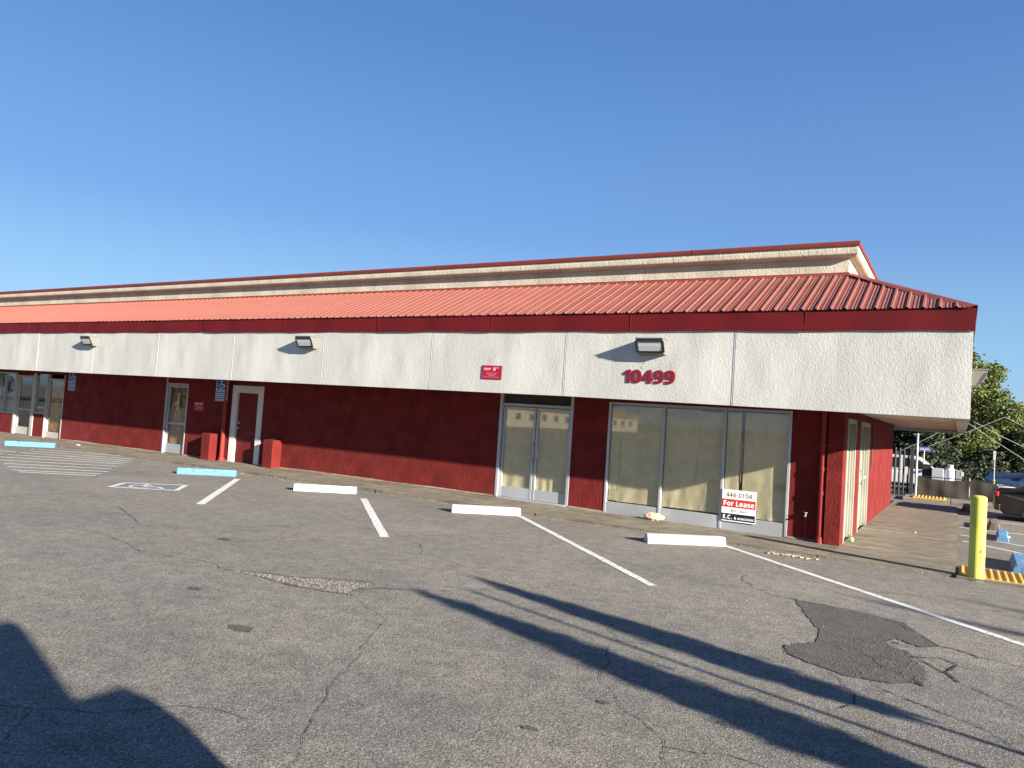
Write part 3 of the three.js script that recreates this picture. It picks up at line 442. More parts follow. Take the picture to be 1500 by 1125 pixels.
// downpipes
function pipe(x, z, r, label) { const t = thing('downpipe', label, 'pipe', [x, sw(x), z]); mesh('pipe_run', cyl([0, 0, 0], [0, 2.25 - sw(x) + .05, 0], r, r, 20), M.redPipe, t); mesh('base_collar', cyl([0, 0, 0], [0, .10, 0], r * 1.5, r * 1.25, 20), M.redPipe, t); for (const y of [.8, 1.2]) mesh('coupling', cyl([0, y, 0], [0, y + .07, 0], r * 1.16, r * 1.16, 20), M.redPipe, t); mesh('wall_strap', bx(-r - .012, r + .012, 1.62, 1.65, ZW - z + .002, r + .004), M.redPipe, t); return t; }
pipe(-.315, -.055, .047, 'round red downpipe against the corner pier'); pipe(-15.70, -.06, .06, 'red round post beside the stucco block');
{ const t = thing('hose_bib', 'small wall tap on a thin pipe at the shaded corner', 'tap', [-.55, sw(-.5), -.10]); mesh('pipe_run', cyl([0, 0, 0], [0, .42, 0], .012), M.redPipe, t); mesh('valve', [cyl([0, .42, -.02], [0, .42, .07], .016), cyl([0, .42, .03], [0, .47, .03], .01), new THREE.TorusGeometry(.028, .006, 6, 14).rotateX(Math.PI / 2).translate(0, .475, .03)], M.steel, t); }

// ---------------------------------------------------------------- wall lamps
function wallLamp(pos, turn, label) {
  const t = thing('wall_lamp', label, 'wall lamp', pos, turn, 'wall pack lamps on the fascia'), w = .235;
  const s = new THREE.Shape([[0, -.13], [.115, -.125], [.135, -.10], [.235, .085], [.24, .125], [0, .135]].map(v => new THREE.Vector2(...v)));
  const g = new THREE.ExtrudeGeometry(s, { depth: 2 * w - .02, bevelEnabled: true, bevelSize: .006, bevelThickness: .01, bevelSegments: 1 }); g.translate(0, 0, -w + .01); g.rotateY(-Math.PI / 2);
  mesh('housing', g, M.bronze, t);
  const L = quads([[[-w + .03, -.085, .150], [w - .03, -.085, .150]], [[-w + .03, .0, .200], [w - .03, .0, .200]], [[-w + .03, .075, .236], [w - .03, .075, .236]]]); mesh('lens', L, M.lens, t);
  mesh('lens_frame', [quads([[[-w - .004, -.108, .137], [w + .004, -.108, .137]], [[-w - .004, -.082, .160], [w + .004, -.082, .160]]]), quads([[[-w - .004, .062, .237], [w + .004, .062, .237]], [[-w - .004, .118, .248], [w + .004, .118, .248]]]), ...[-1, 1].map(k => quads([[[k * w - .024, -.1, .150], [k * w + .012 * k + .012, -.1, .150]], [[k * w - .024, .09, .246], [k * w + .012 * k + .012, .09, .246]]]))], M.black, t);
  mesh('hood', rbx(-w - .012, w + .012, .120, .140, -.0, .262, .006), M.bronze, t);
}
wallLamp([-2.93, 3.155, ZF + .002], 0, 'bronze wall lamp above the red house number');
wallLamp([-11.23, 3.18, ZF + .002], 0, 'bronze wall lamp above the blank red wall');
wallLamp([-20.13, 3.17, ZF + .002], 0, 'bronze wall lamp nearest the far storefront');
wallLamp([XF + .002, 2.93, -.9], Math.PI / 2, 'wall lamp on the end of the building facing the side lot');
{ const gs = []; for (let k = 0; k < 26; k++) { const g = new THREE.CircleGeometry(rr(.003, .009), 6); g.translate(-2.85 + rr(-.3, .25), 2.93 + rr(-.16, .10) , ZF + .003); gs.push(g); } mesh('paint_chips', gs, mat(rgb(.14, .11, .10), .9), B); }
{ // house number
  const t = thing('house_number', 'dark red raised house number 10499 on white stucco', 'house number', [-3.46, 2.535, ZF + .001]); let x = 0;
  for (const ch of '10499') { const g = new TextGeometry(ch, { font, size: .222, depth: .014, curveSegments: 8, bevelEnabled: true, bevelSize: .006, bevelThickness: .003, bevelSegments: 1 }); g.computeBoundingBox(); const w = g.boundingBox.max.x - g.boundingBox.min.x; g.translate(x - g.boundingBox.min.x, 0, 0); mesh('digit', g, phys(rgb(.165, .012, .022), .6), t); x += w + (ch === '1' ? .012 : .008); }
  const s = .955 / x; t.scale.set(s, 1.0, 1); }

// ---------------------------------------------------------------- signs
function canvasTex(w, h, draw) { const c = document.createElement('canvas'); c.width = w; c.height = h; const k = c.getContext('2d'); draw(k, w, h); const t = new THREE.CanvasTexture(c); t.colorSpace = THREE.SRGBColorSpace; return t; }
function plate(name, w, h, th, face, back, parent) { const g = new RoundedBoxGeometry(w, h, th, 2, Math.min(.004, th / 3)); mesh(name, g, back, parent); const f = new THREE.PlaneGeometry(w - .008, h - .008); f.translate(0, 0, th / 2 + .0015); return mesh('printed_face', f, mat(0xffffff, .5, { map: face }), parent, false); }
{
  const t = thing('lease_sign', 'white red and black for lease sign inside the window corner', 'sign', [-1.685, .475, ZW + .022]);
  plate('board', .60, .565, .012, canvasTex(600, 565, (k, w, h) => {
    k.fillStyle = '#e9f0ea'; k.fillRect(0, 0, w, h); k.textAlign = 'center'; k.textBaseline = 'middle'; k.fillStyle = '#0c1012'; k.font = 'bold 112px sans-serif'; k.fillText('446-0104', w / 2, 88, w - 50);
    k.fillStyle = '#b3302f'; k.fillRect(0, 165, w, 150); k.fillStyle = '#f6efe9'; k.font = 'bold 128px sans-serif'; k.fillText('For Lease', w / 2, 242, w - 40);
    k.fillStyle = '#0e1414'; k.font = 'bold 66px sans-serif'; k.fillText('Bill Chan', w * .51, 372, 310);
    k.fillStyle = '#101a1e'; k.fillRect(0, 425, w, 125); k.fillStyle = '#eef2f2'; k.textAlign = 'left'; k.font = 'bold 100px sans-serif'; k.fillText('E.C.', 22, 490, 190); k.font = 'bold 62px sans-serif'; k.fillText('& associates', 228, 500, 350);
  }), M.white, t);
}
const notice = canvasTex(256, 150, (k, w, h) => { k.fillStyle = '#92122a'; k.fillRect(0, 0, w, h); k.fillStyle = 'rgba(245,190,195,.75)'; k.fillRect(24, 26, 92, 16); k.fillRect(24, 46, 70, 6); k.fillRect(146, 18, 34, 38); k.fillRect(190, 18, 30, 10);
  let q = 5; const lines = [[54, 80, 150], [66, 94, 120], [90, 108, 80], [20, 124, 205]]; for (const [x, y, L] of lines) for (let p = 0; p < L; p += 9) { q = (q * 7 + 3) % 11; k.fillRect(x + p, y, 4 + q % 4, 5); } });
{ const t = thing('notice_sign', 'small red notice sign with pale lettering on the white fascia', 'sign', [-6.21, 2.635, ZF + .008]); plate('board', .455, .27, .012, notice, M.redMetal, t); t.rotation.z = -.01; }
{ const t = thing('notice_sign', 'small red notice sign on the shaded wall beside the plywood door', 'sign', [-16.93, 1.505, ZW + .008]); plate('board', .46, .26, .012, notice, M.redMetal, t); }
const parkFace = canvasTex(128, 256, (k, w, h) => { k.fillStyle = '#24427c'; k.fillRect(0, 0, w, h); k.strokeStyle = '#c9d4e6'; k.lineWidth = 5; k.strokeRect(6, 6, w - 12, 116); k.strokeRect(6, 130, w - 12, 56); k.strokeRect(6, 194, w - 12, 56); k.fillStyle = '#d5deec'; k.beginPath(); k.arc(54, 26, 8, 0, 7); k.fill(); k.lineWidth = 9; k.beginPath(); k.moveTo(54, 36); k.lineTo(58, 68); k.lineTo(84, 68); k.lineTo(94, 92); k.stroke(); k.lineWidth = 7; k.beginPath(); k.arc(58, 78, 27, .2, 4.2); k.stroke(); for (let r = 0; r < 4; r++) for (let p = 0; p < 90; p += 14) k.fillRect(18 + p, 142 + r * 22 + (r > 1 ? 20 : 0), 9, 11); });
for (const [x, l] of [[-15.78, 'blue accessible parking sign at the top of the red post'], [-23.48, 'blue accessible parking sign hung beside the far storefront']]) { const t = thing('parking_sign', l, 'sign', [x, 2.0, x < -20 ? ZW + .03 : .035], .5, 'blue accessible parking signs'); plate('board', .34, .62, .006, parkFace, M.steel, t); mesh('bracket', bx(-.02, .02, -.2, .2, -.045, -.004), M.steel, t); }

// ---------------------------------------------------------------- small litter
{ const t = thing('crumpled_bag', 'crumpled tan bag lying on the walk below the windows', 'litter', [-3.20, sw(-3.2), .02], .1); const g = new THREE.IcosahedronGeometry(1, 4), p = g.attributes.position; for (let i = 0; i < p.count; i++) { const v = V(p.getX(i), p.getY(i), p.getZ(i)); const n = 1 + .45 * (fbm(v.x * 2.2 + 9, v.y * 2.2 + v.z * 3 + 9, 301, 3) - .5) + .22 * (fbm(v.x * 6 + 30, v.z * 6 + v.y * 5 + 30, 303, 2) - .5); p.setXYZ(i, v.x * .19 * n, Math.max(0, .065 + v.y * .075 * n), v.z * .08 * n); } g.computeVertexNormals(); mesh('bag', g, mat(rgb(.66, .45, .30), .9), t); }
{ const t = thing('tennis_ball', 'yellow green ball on the walk by the side wall', 'ball', [.10, sw(0) + .038, -.80]); mesh('ball', new THREE.SphereGeometry(.038, 20, 14), mat(rgb(.62, .62, .22), .95), t); }
{ const gs = []; for (let k = 0; k < 90; k++) { const a = rr(0, 6.28), r = Math.abs(rr(-1, 1) * rr(0, 1)); const g = bx(-rr(.012, .04), rr(.012, .04), 0, rr(.004, .018), -rr(.006, .02), rr(.006, .02)); g.rotateZ(rr(-.25, .25)); g.rotateY(rr(0, 6)); g.translate(-.42 + Math.cos(a) * r * .42, .008, 1.66 + Math.sin(a) * r * .12); gs.push(g); } const o = mesh('wood_chips', gs, mat(rgb(.40, .32, .22), .95)); tag(o, 'scatter of tan wood chips on the asphalt by the stall line', 'litter'); o.userData.kind = 'stuff'; }
{ const gs = []; for (let k = 0; k < 420; k++) { const x = rr(-15, 1.7), edge = rnd() < .7; const z = edge ? 1.32 + Math.abs(rr(-.1, .1) + rr(-.1, .1)) : rr(1.4, 11); const g = new THREE.IcosahedronGeometry(rr(.004, edge ? .013 : .009), 0); g.scale(1, .6, 1.2); g.translate(x, .007, z); gs.push(g); } const o = mesh('gravel_bits', gs, mat(rgb(.26, .245, .22), .95)); tag(o, 'loose pebbles and grit along the kerb line', 'gravel'); o.userData.kind = 'stuff'; }
for (const [x, z, s] of [[.52, -11.6, .12], [2.55, -5.1, .05], [2.95, -5.3, .06], [-21.4, .7, .06], [.95, -3.5, .03]]) { const o = mesh('paper_litter', [bx(-s, s, 0, .012, -s * .5, s * .5), bx(-s * .6, s * .3, .012, .024, -s * .3, s * .5)], M.white); o.position.set(x, x < 1.66 && z < 1.3 ? sw(x) + .002 : .004, z); o.rotation.y = rr(0, 3); tag(o, 'scrap of white litter lying on the ground', 'litter', 'litter scraps'); }

// ---------------------------------------------------------------- vehicles
const paintMat = (c, r = .3) => new THREE.MeshPhysicalMaterial({ color: c, roughness: r, clearcoat: 1, clearcoatRoughness: .05 });
function extr(pts, w, bev, z = 0) { const g = new THREE.ExtrudeGeometry(new THREE.Shape(pts.map(p => new THREE.Vector2(...p))), { depth: w - 2 * bev, bevelEnabled: true, bevelSize: bev * .6, bevelThickness: bev, bevelSegments: 3 }); g.translate(0, 0, z - w / 2 + bev); return g; }
const arch = (cx, r, y) => { const a = []; for (let k = 0; k <= 8; k++) { const t = k / 8 * Math.PI; a.push([cx + r * Math.cos(t), y + r * Math.sin(t)]); } return a; };   // front to back along the underside
function vehicle(name, label, cat, pos, turn, c, P, group) {
  const t = thing(name, label, cat, pos, turn, group), w = P.w, pm = paintMat(c); if (P.coat) pm.clearcoat = P.coat;
  const body = [...P.top, ...[P.front, P.rear].flatMap((cx, i) => arch(cx, P.wr + .06, P.wr))].map(p => [...p]);
  { const g = extr(body, w, .07), p = g.attributes.position; for (let i = 0; i < p.count; i++) { const e = Math.max(0, Math.abs(p.getX(i)) - (P.nose - .9)) / .9; p.setZ(i, p.getZ(i) * (1 - .16 * e * e) * (1 - .05 * Math.max(0, p.getY(i) - .6))); } g.computeVertexNormals(); mesh('body', g, pm, t, false); }
  if (P.lid) mesh('boot_lid', extr([[-2.24, .90], [-2.22, .985], [-2.12, 1.005], [-1.4, 1.01], [-1.4, .93]], w - .30, .05), paintMat(rgb(.62, .63, .65)), t, false);
  if (P.cabin) { mesh('cabin', extr(P.cabin, w - .16, .09), P.cabinMat || pm, t, false);
    for (const s of [-1, 1]) for (const wdw of P.side || []) { const g = new THREE.ShapeGeometry(new THREE.Shape(wdw.map(p => new THREE.Vector2(...p)))); g.translate(0, 0, s * (w / 2 - .077)); mesh('window', g, Object.assign(M.darkGlass.clone(), dbl), t, false); }
    for (const q of P.screens || []) mesh('windscreen', quads([[[q[0] , q[1], -w / 2 + .2], [q[0], q[1], w / 2 - .2]], [[q[2], q[3], -w / 2 + .28], [q[2], q[3], w / 2 - .28]]]), Object.assign(M.darkGlass.clone(), dbl), t, false); }
  for (const cx of [P.front, P.rear]) for (const s of [-1, 1]) { const k = part('wheel', t); mesh('tyre', new THREE.TorusGeometry(P.wr - .095, .095, 10, 24).scale(1, 1, 1.15).translate(cx, P.wr, s * (w / 2 - .12)), M.black, k, false); mesh('rim', cyl([cx, P.wr, s * (w / 2 - .2)], [cx, P.wr, s * (w / 2 - .045)], P.wr - .12, P.wr - .13, 18), M.steel, k, false); }
  for (const s of [-1, 1]) { mesh('headlight', rbx(P.nose - .12, P.nose - .01, P.ly - .06, P.ly + .06, s * (w / 2 - .36) - .16, s * (w / 2 - .36) + .16, .02), M.lens, t, false); mesh('tail_light', rbx(P.tail - .015, P.tail + .06, P.ty - .08, P.ty + .08, s * (w / 2 - .2) - .13, s * (w / 2 - .2) + .13, .02), mat(rgb(.35, .02, .02), .25), t, false);
    mesh('mirror', rbx(P.mx, P.mx + .1, P.my, P.my + .13, s * (w / 2 + .06) - .07, s * (w / 2 + .06) + .07, .03), pm, t, false); }
  mesh('bumper', [rbx(P.nose - .1, P.nose + .03, .28, .48, -w / 2 + .08, w / 2 - .08, .04), rbx(P.tail - .03, P.tail + .1, .30, .50, -w / 2 + .08, w / 2 - .08, .04)], P.bump || pm, t, false);
  return t;
}
const sedan = { w: 1.82, wr: .33, front: 1.42, rear: -1.32, nose: 2.3, tail: -2.3, ly: .66, ty: .80, mx: .62, my: .95,
  top: [[2.05, .22], [2.26, .30], [2.3, .55], [2.2, .72], [1.2, .90], [.9, .93], [-1.45, .98], [-2.18, .99], [-2.3, .88], [-2.27, .45], [-2.1, .24], [-1.8, .22]].reverse(),
  cabin: [[1.05, .88], [.35, 1.36], [-.1, 1.44], [-.8, 1.43], [-1.2, 1.34], [-1.95, .96]], side: [[[.85, .94], [.3, 1.30], [-.2, 1.36], [-.22, .95]], [[-.28, .95], [-.26, 1.36], [-.85, 1.34], [-1.45, 1.0]]], screens: [[1.07, .93, .42, 1.34], [-1.93, 1.0, -1.22, 1.34]] };
// underside order: outline goes rear-bottom to front along the top, then the two wheel arches front to rear
sedan.top = [[-1.75, .22], [-2.1, .24], [-2.27, .45], [-2.3, .82], [-2.2, .97], [-1.45, .98], [.9, .93], [1.2, .90], [2.2, .72], [2.3, .55], [2.26, .30], [2.05, .22]];
vehicle('parked_car', 'two tone sedan with dark sides and pale boot lid in the side lot', 'car', [4.78, 0, -10.25], 0, rgb(.010, .009, .009), { ...sedan, coat: .35, lid: true }, 'parked cars').scale.set(1, .83, 1);
vehicle('parked_car', 'white hatchback parked behind the iron gate', 'car', [-.55, -.55, -31], 0, rgb(.52, .54, .56), { ...sedan, w: 1.85, top: [[-1.75, .22], [-2.1, .24], [-2.2, .45], [-2.25, .85], [-2.1, 1.05], [1.05, 1.0], [1.95, .85], [2.25, .62], [2.25, .3], [2.05, .22]], cabin: [[1.35, .95], [.45, 1.62], [-.2, 1.72], [-1.7, 1.68], [-2.15, 1.0]], side: [[[1.1, 1.05], [.42, 1.52], [-.25, 1.60], [-.25, 1.05]], [[-.42, 1.05], [-.42, 1.6], [-1.2, 1.58], [-1.25, 1.05]]], screens: [[1.38, 1.0, .5, 1.6]] }, 'parked cars');
vehicle('pickup_truck', 'dark blue pickup parked beyond the screened fence', 'pickup truck', [5.35, -.52, -28], Math.PI, rgb(.02, .045, .12), { w: 1.95, wr: .38, front: 1.75, rear: -1.6, nose: 2.7, tail: -2.7, ly: .85, ty: .95, mx: .8, my: 1.15, bump: M.steel, top: [[-2.1, .42], [-2.65, .45], [-2.7, .9], [-2.66, 1.36], [-.8, 1.34], [1.1, 1.28], [2.5, 1.2], [2.7, .95], [2.7, .45], [2.3, .42]], cabin: [[1.2, 1.2], [.55, 1.82], [-.6, 1.84], [-.75, 1.2]], side: [[[.95, 1.32], [.5, 1.74], [-.5, 1.75], [-.6, 1.32]]], screens: [[1.22, 1.28, .6, 1.8]] });
vehicle('parked_car', 'white sedan parked under the trees beyond the pickup', 'car', [4.6, -.55, -47], .2, rgb(.75, .76, .78), sedan, 'parked cars');
vehicle('parked_car', 'silver sedan parked behind the blue pickup', 'car', [6.3, -.55, -33], 0, rgb(.36, .38, .41), sedan, 'parked cars');
{ // step van standing beside the viewpoint, out of view; its shade falls on the near asphalt
  const s = [.9578, .2873], n = [-.2873, .9578], at = (a, u) => [a * s[0] + u * n[0], a * s[1] + u * n[1]], o = at(7.0, 12.6);
  const t = thing('step_van', 'white step van with a short nose and roof visor', 'van', [o[0], 0, o[1]], Math.atan2(n[1], -n[0])); // local +x points towards -u
  const f = u => 12.6 - u, prof = [[-2.6, .35], [-2.6, 2.25], [-2.5, 2.33], [f(11.30), 2.33], [f(11.27), 2.28], [f(11.34), 1.98], [f(11.39), 1.73], [f(11.22), 1.735], [f(10.99), 1.76], [f(10.91), 1.68], [f(10.87), 1.55], [f(10.86), .42], [1.6, .35]];
  mesh('body', extr(prof, 1.95, .04), paintMat(rgb(.74, .74, .72)), t, false);
  for (const x of [1.1, -1.7]) for (const z of [-.85, .85]) { const k = part('wheel', t); mesh('tyre', new THREE.TorusGeometry(.27, .10, 10, 24).translate(x, .37, z), M.black, k, false); mesh('rim', cyl([x, .37, z - .08], [x, .37, z + .08], .24, .24, 18), M.steel, k, false); }
  for (const z of [-.978, .978]) mesh('window', quads([[[.2, 1.3, z], [1.1, 1.3, z]], [[.2, 1.95, z], [1.1, 1.95, z]]]), Object.assign(M.darkGlass.clone(), dbl), t, false);
  mesh('bumper', rbx(1.72, 1.80, .4, .6, -.9, .9, .03), M.black, t, false);
}

// ---------------------------------------------------------------- trees
const leafGeo = (() => { const g = new THREE.BufferGeometry(); g.setAttribute('position', new THREE.Float32BufferAttribute([-.5, 0, 0, 0, .12, .45, .5, 0, 0, -.5, 0, 0, .5, 0, 0, 0, .10, -.45], 3)); g.setAttribute('uv', new THREE.Float32BufferAttribute(new Float32Array(12), 2)); g.computeVertexNormals(); return g; })();
const leafMat = c => new THREE.MeshPhysicalMaterial({ color: c, roughness: .75, side: THREE.DoubleSide, transmission: .25, thickness: 0 });
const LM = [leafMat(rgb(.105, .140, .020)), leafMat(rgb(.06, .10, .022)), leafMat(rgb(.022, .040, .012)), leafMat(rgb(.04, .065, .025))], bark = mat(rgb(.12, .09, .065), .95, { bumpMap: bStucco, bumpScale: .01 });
function crown(parent, clumps, n, size, m) { // leaf faces scattered through every clump
  const im = new THREE.InstancedMesh(leafGeo, m, n), d = new THREE.Object3D(), tot = clumps.reduce((a, c) => a + c[3] * c[3] * c[4], 0), col = new THREE.Color(); let i = 0;
  clumps.forEach((c, ci) => { const k = ci === clumps.length - 1 ? n - i : Math.round(n * c[3] * c[3] * c[4] / tot); for (let q = 0; q < k && i < n; q++, i++) { const v = V(rr(-1, 1), rr(-1, 1), rr(-1, 1)).normalize().multiplyScalar(Math.pow(rnd(), .55) * (rnd() < .12 ? 1.28 : 1)); d.position.set(c[0] + v.x * c[3], c[1] + v.y * c[4], c[2] + v.z * c[3]); d.rotation.set(rr(-1.2, 1.2), rr(0, 6.28), rr(-1.2, 1.2)); d.scale.setScalar(size * rr(.6, 1.35)); d.updateMatrix(); im.setMatrixAt(i, d.matrix); const f = rr(.72, 1.25); im.setColorAt(i, col.setRGB(f, f, f * rr(.8, 1.1))); } });
  im.name = 'crown'; im.castShadow = im.receiveShadow = true; im.userData.kind = 'stuff'; parent.add(im);
}
function tree(name, label, pos, h, r, n, size, m, group, low = .35) {
  const t = thing(name, label, 'tree', pos, 0, group), cl = [], limbs = [];
  const N = 34; for (let k = 0; k < N; k++) { const a = k * 2.4, v = low + (1 - low) * (k + .5) / N, rad = r * (.30 + .62 * Math.sin(Math.PI * Math.min(.97, (v - low) / (1 - low) * .82 + .16))) * rr(.45, 1.12), q = r * rr(.20, .44) * (k % 3 ? 1 : .75); const c = [Math.cos(a) * rad, h * v, Math.sin(a) * rad, q, q * .72]; cl.push(c); limbs.push(cyl([0, h * Math.max(.18, v - .3), 0], [c[0] * .9, c[1], c[2] * .9], r * .035, r * .01, 6)); }
  cl.push([0, h * .95, 0, r * .3, h * .07]);
  mesh('trunk', cyl([0, -.1, 0], [0, h * .8, 0], r * .075, r * .025, 10), bark, t); mesh('limb', limbs, bark, t); crown(t, cl, n, size, m); return t;
}
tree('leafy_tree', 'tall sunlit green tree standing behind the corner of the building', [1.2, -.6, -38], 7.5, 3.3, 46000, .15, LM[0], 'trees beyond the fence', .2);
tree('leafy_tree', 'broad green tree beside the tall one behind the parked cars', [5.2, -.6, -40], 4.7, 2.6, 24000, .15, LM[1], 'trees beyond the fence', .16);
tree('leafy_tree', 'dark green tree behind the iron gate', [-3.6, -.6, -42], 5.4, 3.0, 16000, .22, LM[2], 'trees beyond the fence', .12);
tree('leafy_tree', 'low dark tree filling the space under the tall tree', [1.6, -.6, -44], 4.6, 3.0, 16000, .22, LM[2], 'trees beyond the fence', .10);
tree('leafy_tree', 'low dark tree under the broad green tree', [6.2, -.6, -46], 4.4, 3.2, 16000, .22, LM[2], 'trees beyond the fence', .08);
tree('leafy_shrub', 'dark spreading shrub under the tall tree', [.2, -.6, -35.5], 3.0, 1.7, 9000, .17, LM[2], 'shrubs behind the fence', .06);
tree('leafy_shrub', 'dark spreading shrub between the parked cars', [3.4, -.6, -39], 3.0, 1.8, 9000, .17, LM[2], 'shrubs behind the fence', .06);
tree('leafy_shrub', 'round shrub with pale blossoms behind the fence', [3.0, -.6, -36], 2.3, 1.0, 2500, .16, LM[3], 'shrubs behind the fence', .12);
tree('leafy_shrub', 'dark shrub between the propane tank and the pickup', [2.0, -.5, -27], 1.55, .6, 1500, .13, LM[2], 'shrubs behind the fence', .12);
function cypress(label, x, z, h, r, base, n) { const t = thing('cypress_tree', label, 'tree', [x, 0, z], 0, 'slim cypress trees beside the lot'); mesh('trunk', cyl([0, -.05, 0], [0, h * .9, 0], .045, .012, 10), bark, t); const cl = []; const N = 11; for (let k = 0; k < N; k++) { const v = k / (N - 1), y = base + (h - base) * v * .96, q = r * Math.min(1, .55 + v * 2.2) * Math.pow(1 - v, .55) + .02; cl.push([rr(-.02, .02), y, rr(-.02, .02), q, (h - base) / N * 1.1]); } crown(t, cl, n, .07, LM[2]); }
{ const s = [.9578, .2873], n = [-.2873, .9578], at = (a, u) => [a * s[0] + u * n[0], a * s[1] + u * n[1]];
  let p = at(8.5, 7.93); cypress('slim young cypress with a full crown beside the thin pole', p[0], p[1], 3.03, .30, 1.35, 5200);
  p = at(8.5, 7.02); cypress('slim young cypress on a bare stem beside the thin pole', p[0], p[1], 3.08, .25, 1.70, 4200);
  p = at(21, 3.6); cypress('taller cypress standing well back from the lot', p[0], p[1], 6.5, .34, 1.2, 6000);
  p = at(21, 2.4); cypress('taller bare stemmed cypress standing well back from the lot', p[0], p[1], 6.1, .30, 2.2, 5000);
  p = at(8.6, 7.46); const t = thing('thin_pole', 'thin grey pole between the two young cypress trees', 'pole', [p[0], 0, p[1]]); mesh('shaft', cyl([0, -.05, 0], [0, 2.87, 0], .028, .022, 12), M.steel, t); mesh('cap', new THREE.SphereGeometry(.035, 12, 8).translate(0, 2.88, 0), M.steel, t); }

// ---------------------------------------------------------------- gate, fence and what stands behind
{ const t = thing('iron_gate', 'black iron bar gate at the end of the side walk', 'gate', [-.9, .012, -14.9]);
  for (let k = 0; k < 17; k++) mesh('bar', cyl([-1 + k * .13, .06, 0], [-1 + k * .13, 1.62, 0], .032, .032, 8), M.iron, t);
  mesh('rail', [bx(-1.05, 1.2, .06, .10, -.02, .02), bx(-1.05, 1.2, 1.38, 1.43, -.02, .02), bx(-1.05, 1.2, .28, .31, -.02, .02)], M.iron, t); mesh('gate_post', bx(1.13, 1.24, 0, 1.66, -.06, .06), M.iron, t); mesh('lock_plate', bx(.98, 1.08, .75, 1.0, .021, .05), M.white, t); }
{ const t = thing('corner_post', 'pale steel post where the gate meets the low fence', 'post', [.42, .10, -15.0]); mesh('shaft', cyl([0, 0, 0], [0, 2.05, 0], .035, .035, 12), M.steel, t); mesh('top_arm', bx(-.12, .05, 1.99, 2.03, -.02, .02), M.steel, t); }
{ const t = thing('screened_fence', 'low wire fence hung with sagging dark brown screen cloth', 'fence', [.45, .02, -15.3]);
  for (let k = 0; k < 8; k++) mesh('post', cyl([k * 1.5, 0, 0], [k * 1.5, .74, 0], .022, .022, 8), M.steel, t);
  mesh('top_rail', cyl([0, .70, 0], [10.5, .70, 0], .016), M.iron, t);
  for (let k = 0; k < 7; k++) { const rows = [], p0 = rr(0, 6); for (let j = 0; j <= 10; j++) { const r = []; for (let i = 0; i <= 20; i++) { const u = i / 20, v = j / 10; r.push([k * 1.5 + .02 + u * 1.46, .02 + v * (.675 - .07 * Math.sin(u * Math.PI) * (k % 2 ? .5 : 1)), .03 + .020 * Math.sin(u * 7 + v * 4 + p0) * (1 - v * .6) + .006 * Math.sin(u * 23 + p0)]); } rows.push(r); } mesh('screen_cloth', quads(rows), M.cloth, t); } }
{ const t = thing('utility_box', 'black cabinet behind the screened fence', 'cabinet', [.66, 0, -17]); mesh('body', rbx(-.14, .14, 0, 1.06, -.2, .2, .02), M.black, t); mesh('lid', rbx(-.15, .15, 1.061, 1.09, -.21, .21, .01), M.black, t); }
{ const t = thing('utility_box', 'wide grey cabinet beside the propane tank', 'cabinet', [1.0, 0, -16.9]); mesh('body', rbx(-.19, .19, 0, .99, -.2, .2, .015), mat(rgb(.34, .36, .40), .6), t); mesh('door_panel', rbx(-.17, .17, .1, .95, .201, .212, .004), mat(rgb(.33, .35, .39), .6), t); }
{ const t = thing('propane_tank', 'white upright propane tank behind the screened fence', 'gas tank', [1.38, 0, -16.9]); mesh('tank', new THREE.LatheGeometry([[0, .28], [.12, .29], [.17, .36], [.17, .92], [.13, 1.0], [.06, 1.03], [0, 1.03]].map(p => new THREE.Vector2(...p)), 24), mat(rgb(.72, .73, .76), .4), t); mesh('collar', new THREE.CylinderGeometry(.09, .09, .12, 20, 1, true).translate(0, 1.08, 0), Object.assign(M.white.clone(), dbl), t); mesh('stand', rbx(-.18, .18, 0, .28, -.18, .18, .01), M.black, t); }
{ const t = thing('utility_box', 'small grey meter box to the side of the propane tank', 'cabinet', [1.63, 0, -16.9]); mesh('body', rbx(-.09, .09, 0, .97, -.12, .12, .015), mat(rgb(.25, .27, .30), .6), t); mesh('notice', bx(.07, .16, .78, .93, .121, .127), M.white, t); }
{ const t = thing('street_sign', 'blue and white sign blade on a thin white post', 'sign', [.53, 0, -17.6]); mesh('post', cyl([0, 0, 0], [0, 1.60, 0], .022, .022, 10), M.white, t); mesh('blade', rbx(-.18, .20, 1.54, 1.70, -.01, .01, .004), mat(rgb(.10, .16, .40), .5), t); mesh('blade_text', [bx(-.13, .0, 1.60, 1.645, .0105, .0125), bx(.03, .15, 1.60, 1.645, .0105, .0125)], M.white, t); }
{ const t = thing('marker_post', 'slim post with yellow foot and narrow pale plate', 'post', [2.72, -.02, -18.5]); mesh('shaft', cyl([0, 0, 0], [0, 1.75, 0], .016, .016, 8), M.steel, t); mesh('foot', cyl([0, 0, 0], [0, .72, 0], .04, .032, 10), M.yellow, t); mesh('plate', rbx(-.05, .03, 1.42, 1.74, .017, .03, .005), M.white, t); }
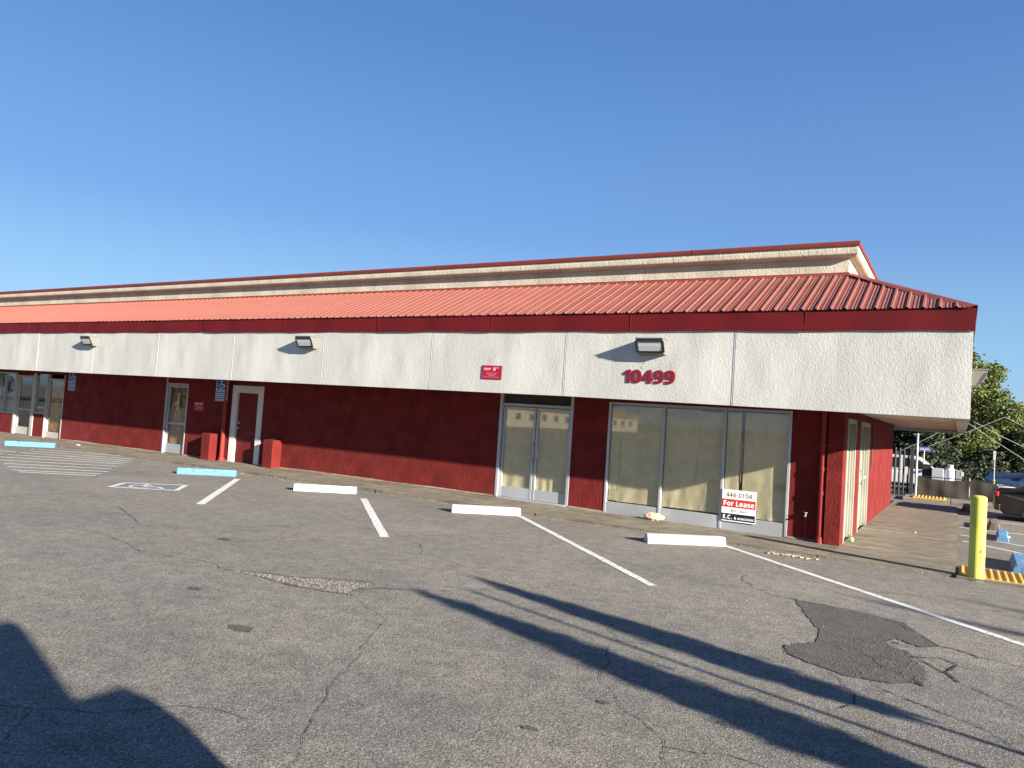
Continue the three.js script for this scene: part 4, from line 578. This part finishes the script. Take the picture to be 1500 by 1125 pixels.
{ const k = 47.45 / 29.45, q = (x, y) => [1.66 + (x - 1.66) * k, 1.8 + (y - 1.8) * k, -34]; const wires = [[[.7, 1.73], [2.88, 2.87], 'pale rope rising from the street sign into the tall tree'], [[2.88, 2.87], [4.6, 1.98], 'pale rope falling from the tall tree to the right'], [[1.5, 2.85], [3.9, 1.21], 'pale rope slanting down past the building corner'], [[2.0, 2.67], [3.9, 1.68], 'thin upper rope slanting down before the broad tree'], [[-.3, 1.41], [1.2, 2.37], 'thin rope rising above the iron gate']];
  for (const [a, b, l] of wires) { const A = q(...a), Bq = q(...b), mid = A.map((v, i) => (v + Bq[i]) / 2); mid[1] -= .03; tag(mesh('rope', tube([A, mid, Bq], .011, 24, 5), mat(rgb(.42, .42, .40), .8)), l, 'rope', 'ropes strung before the trees'); } }
{ const t = thing('small_house', 'small cream house with grey roof behind the iron gate', 'house', [-4.3, -.6, -50]); mesh('wall', bx(-3, 1.9, 0, 2.7, -3, 3), M.parapet, t); mesh('roof', extr([[-3.4, 2.65], [2.3, 2.65], [-.5, 4.0]], 6.6, .05), mat(rgb(.16, .16, .17), .9), t, false); mesh('window', bx(-.9, .3, 1.0, 2.0, 2.99, 3.02), M.darkGlass, t); }
for (let k = 0; k < 8; k++) tree('street_tree', 'dark street tree along the far side street mirrored in the far doors', [-78 - (k % 3) * 8, -.1, 4 + k * 11], 8.5, 5.2, 2600, .75, LM[2], 'street trees on the side street', .08);
{ // long cream building across the street behind the viewpoint, seen only in the glass
  const t = thing('street_building', 'long cream building across the street mirrored in the glass doors', 'building', [-70, 0, 118], -Math.PI / 2); mesh('wall', bx(-45, 50, 0, 3.3, 0, 12), M.parapet, t); mesh('roof_band', bx(-45.5, 50.5, 3.3, 4.6, -.6, 12.5), mat(rgb(.20, .15, .11), .9), t);
  for (let k = 0; k < 18; k++) { const w = part('window', t); mesh('pane', bx(-42 + k * 5.1, -40.2 + k * 5.1, 1.3, 2.6, -.03, -.01), M.darkGlass, w); mesh('sill', bx(-42.1 + k * 5.1, -40.1 + k * 5.1, 1.15, 1.29, -.12, -.01), M.white, w); } }
renderer.render(scene, camera);
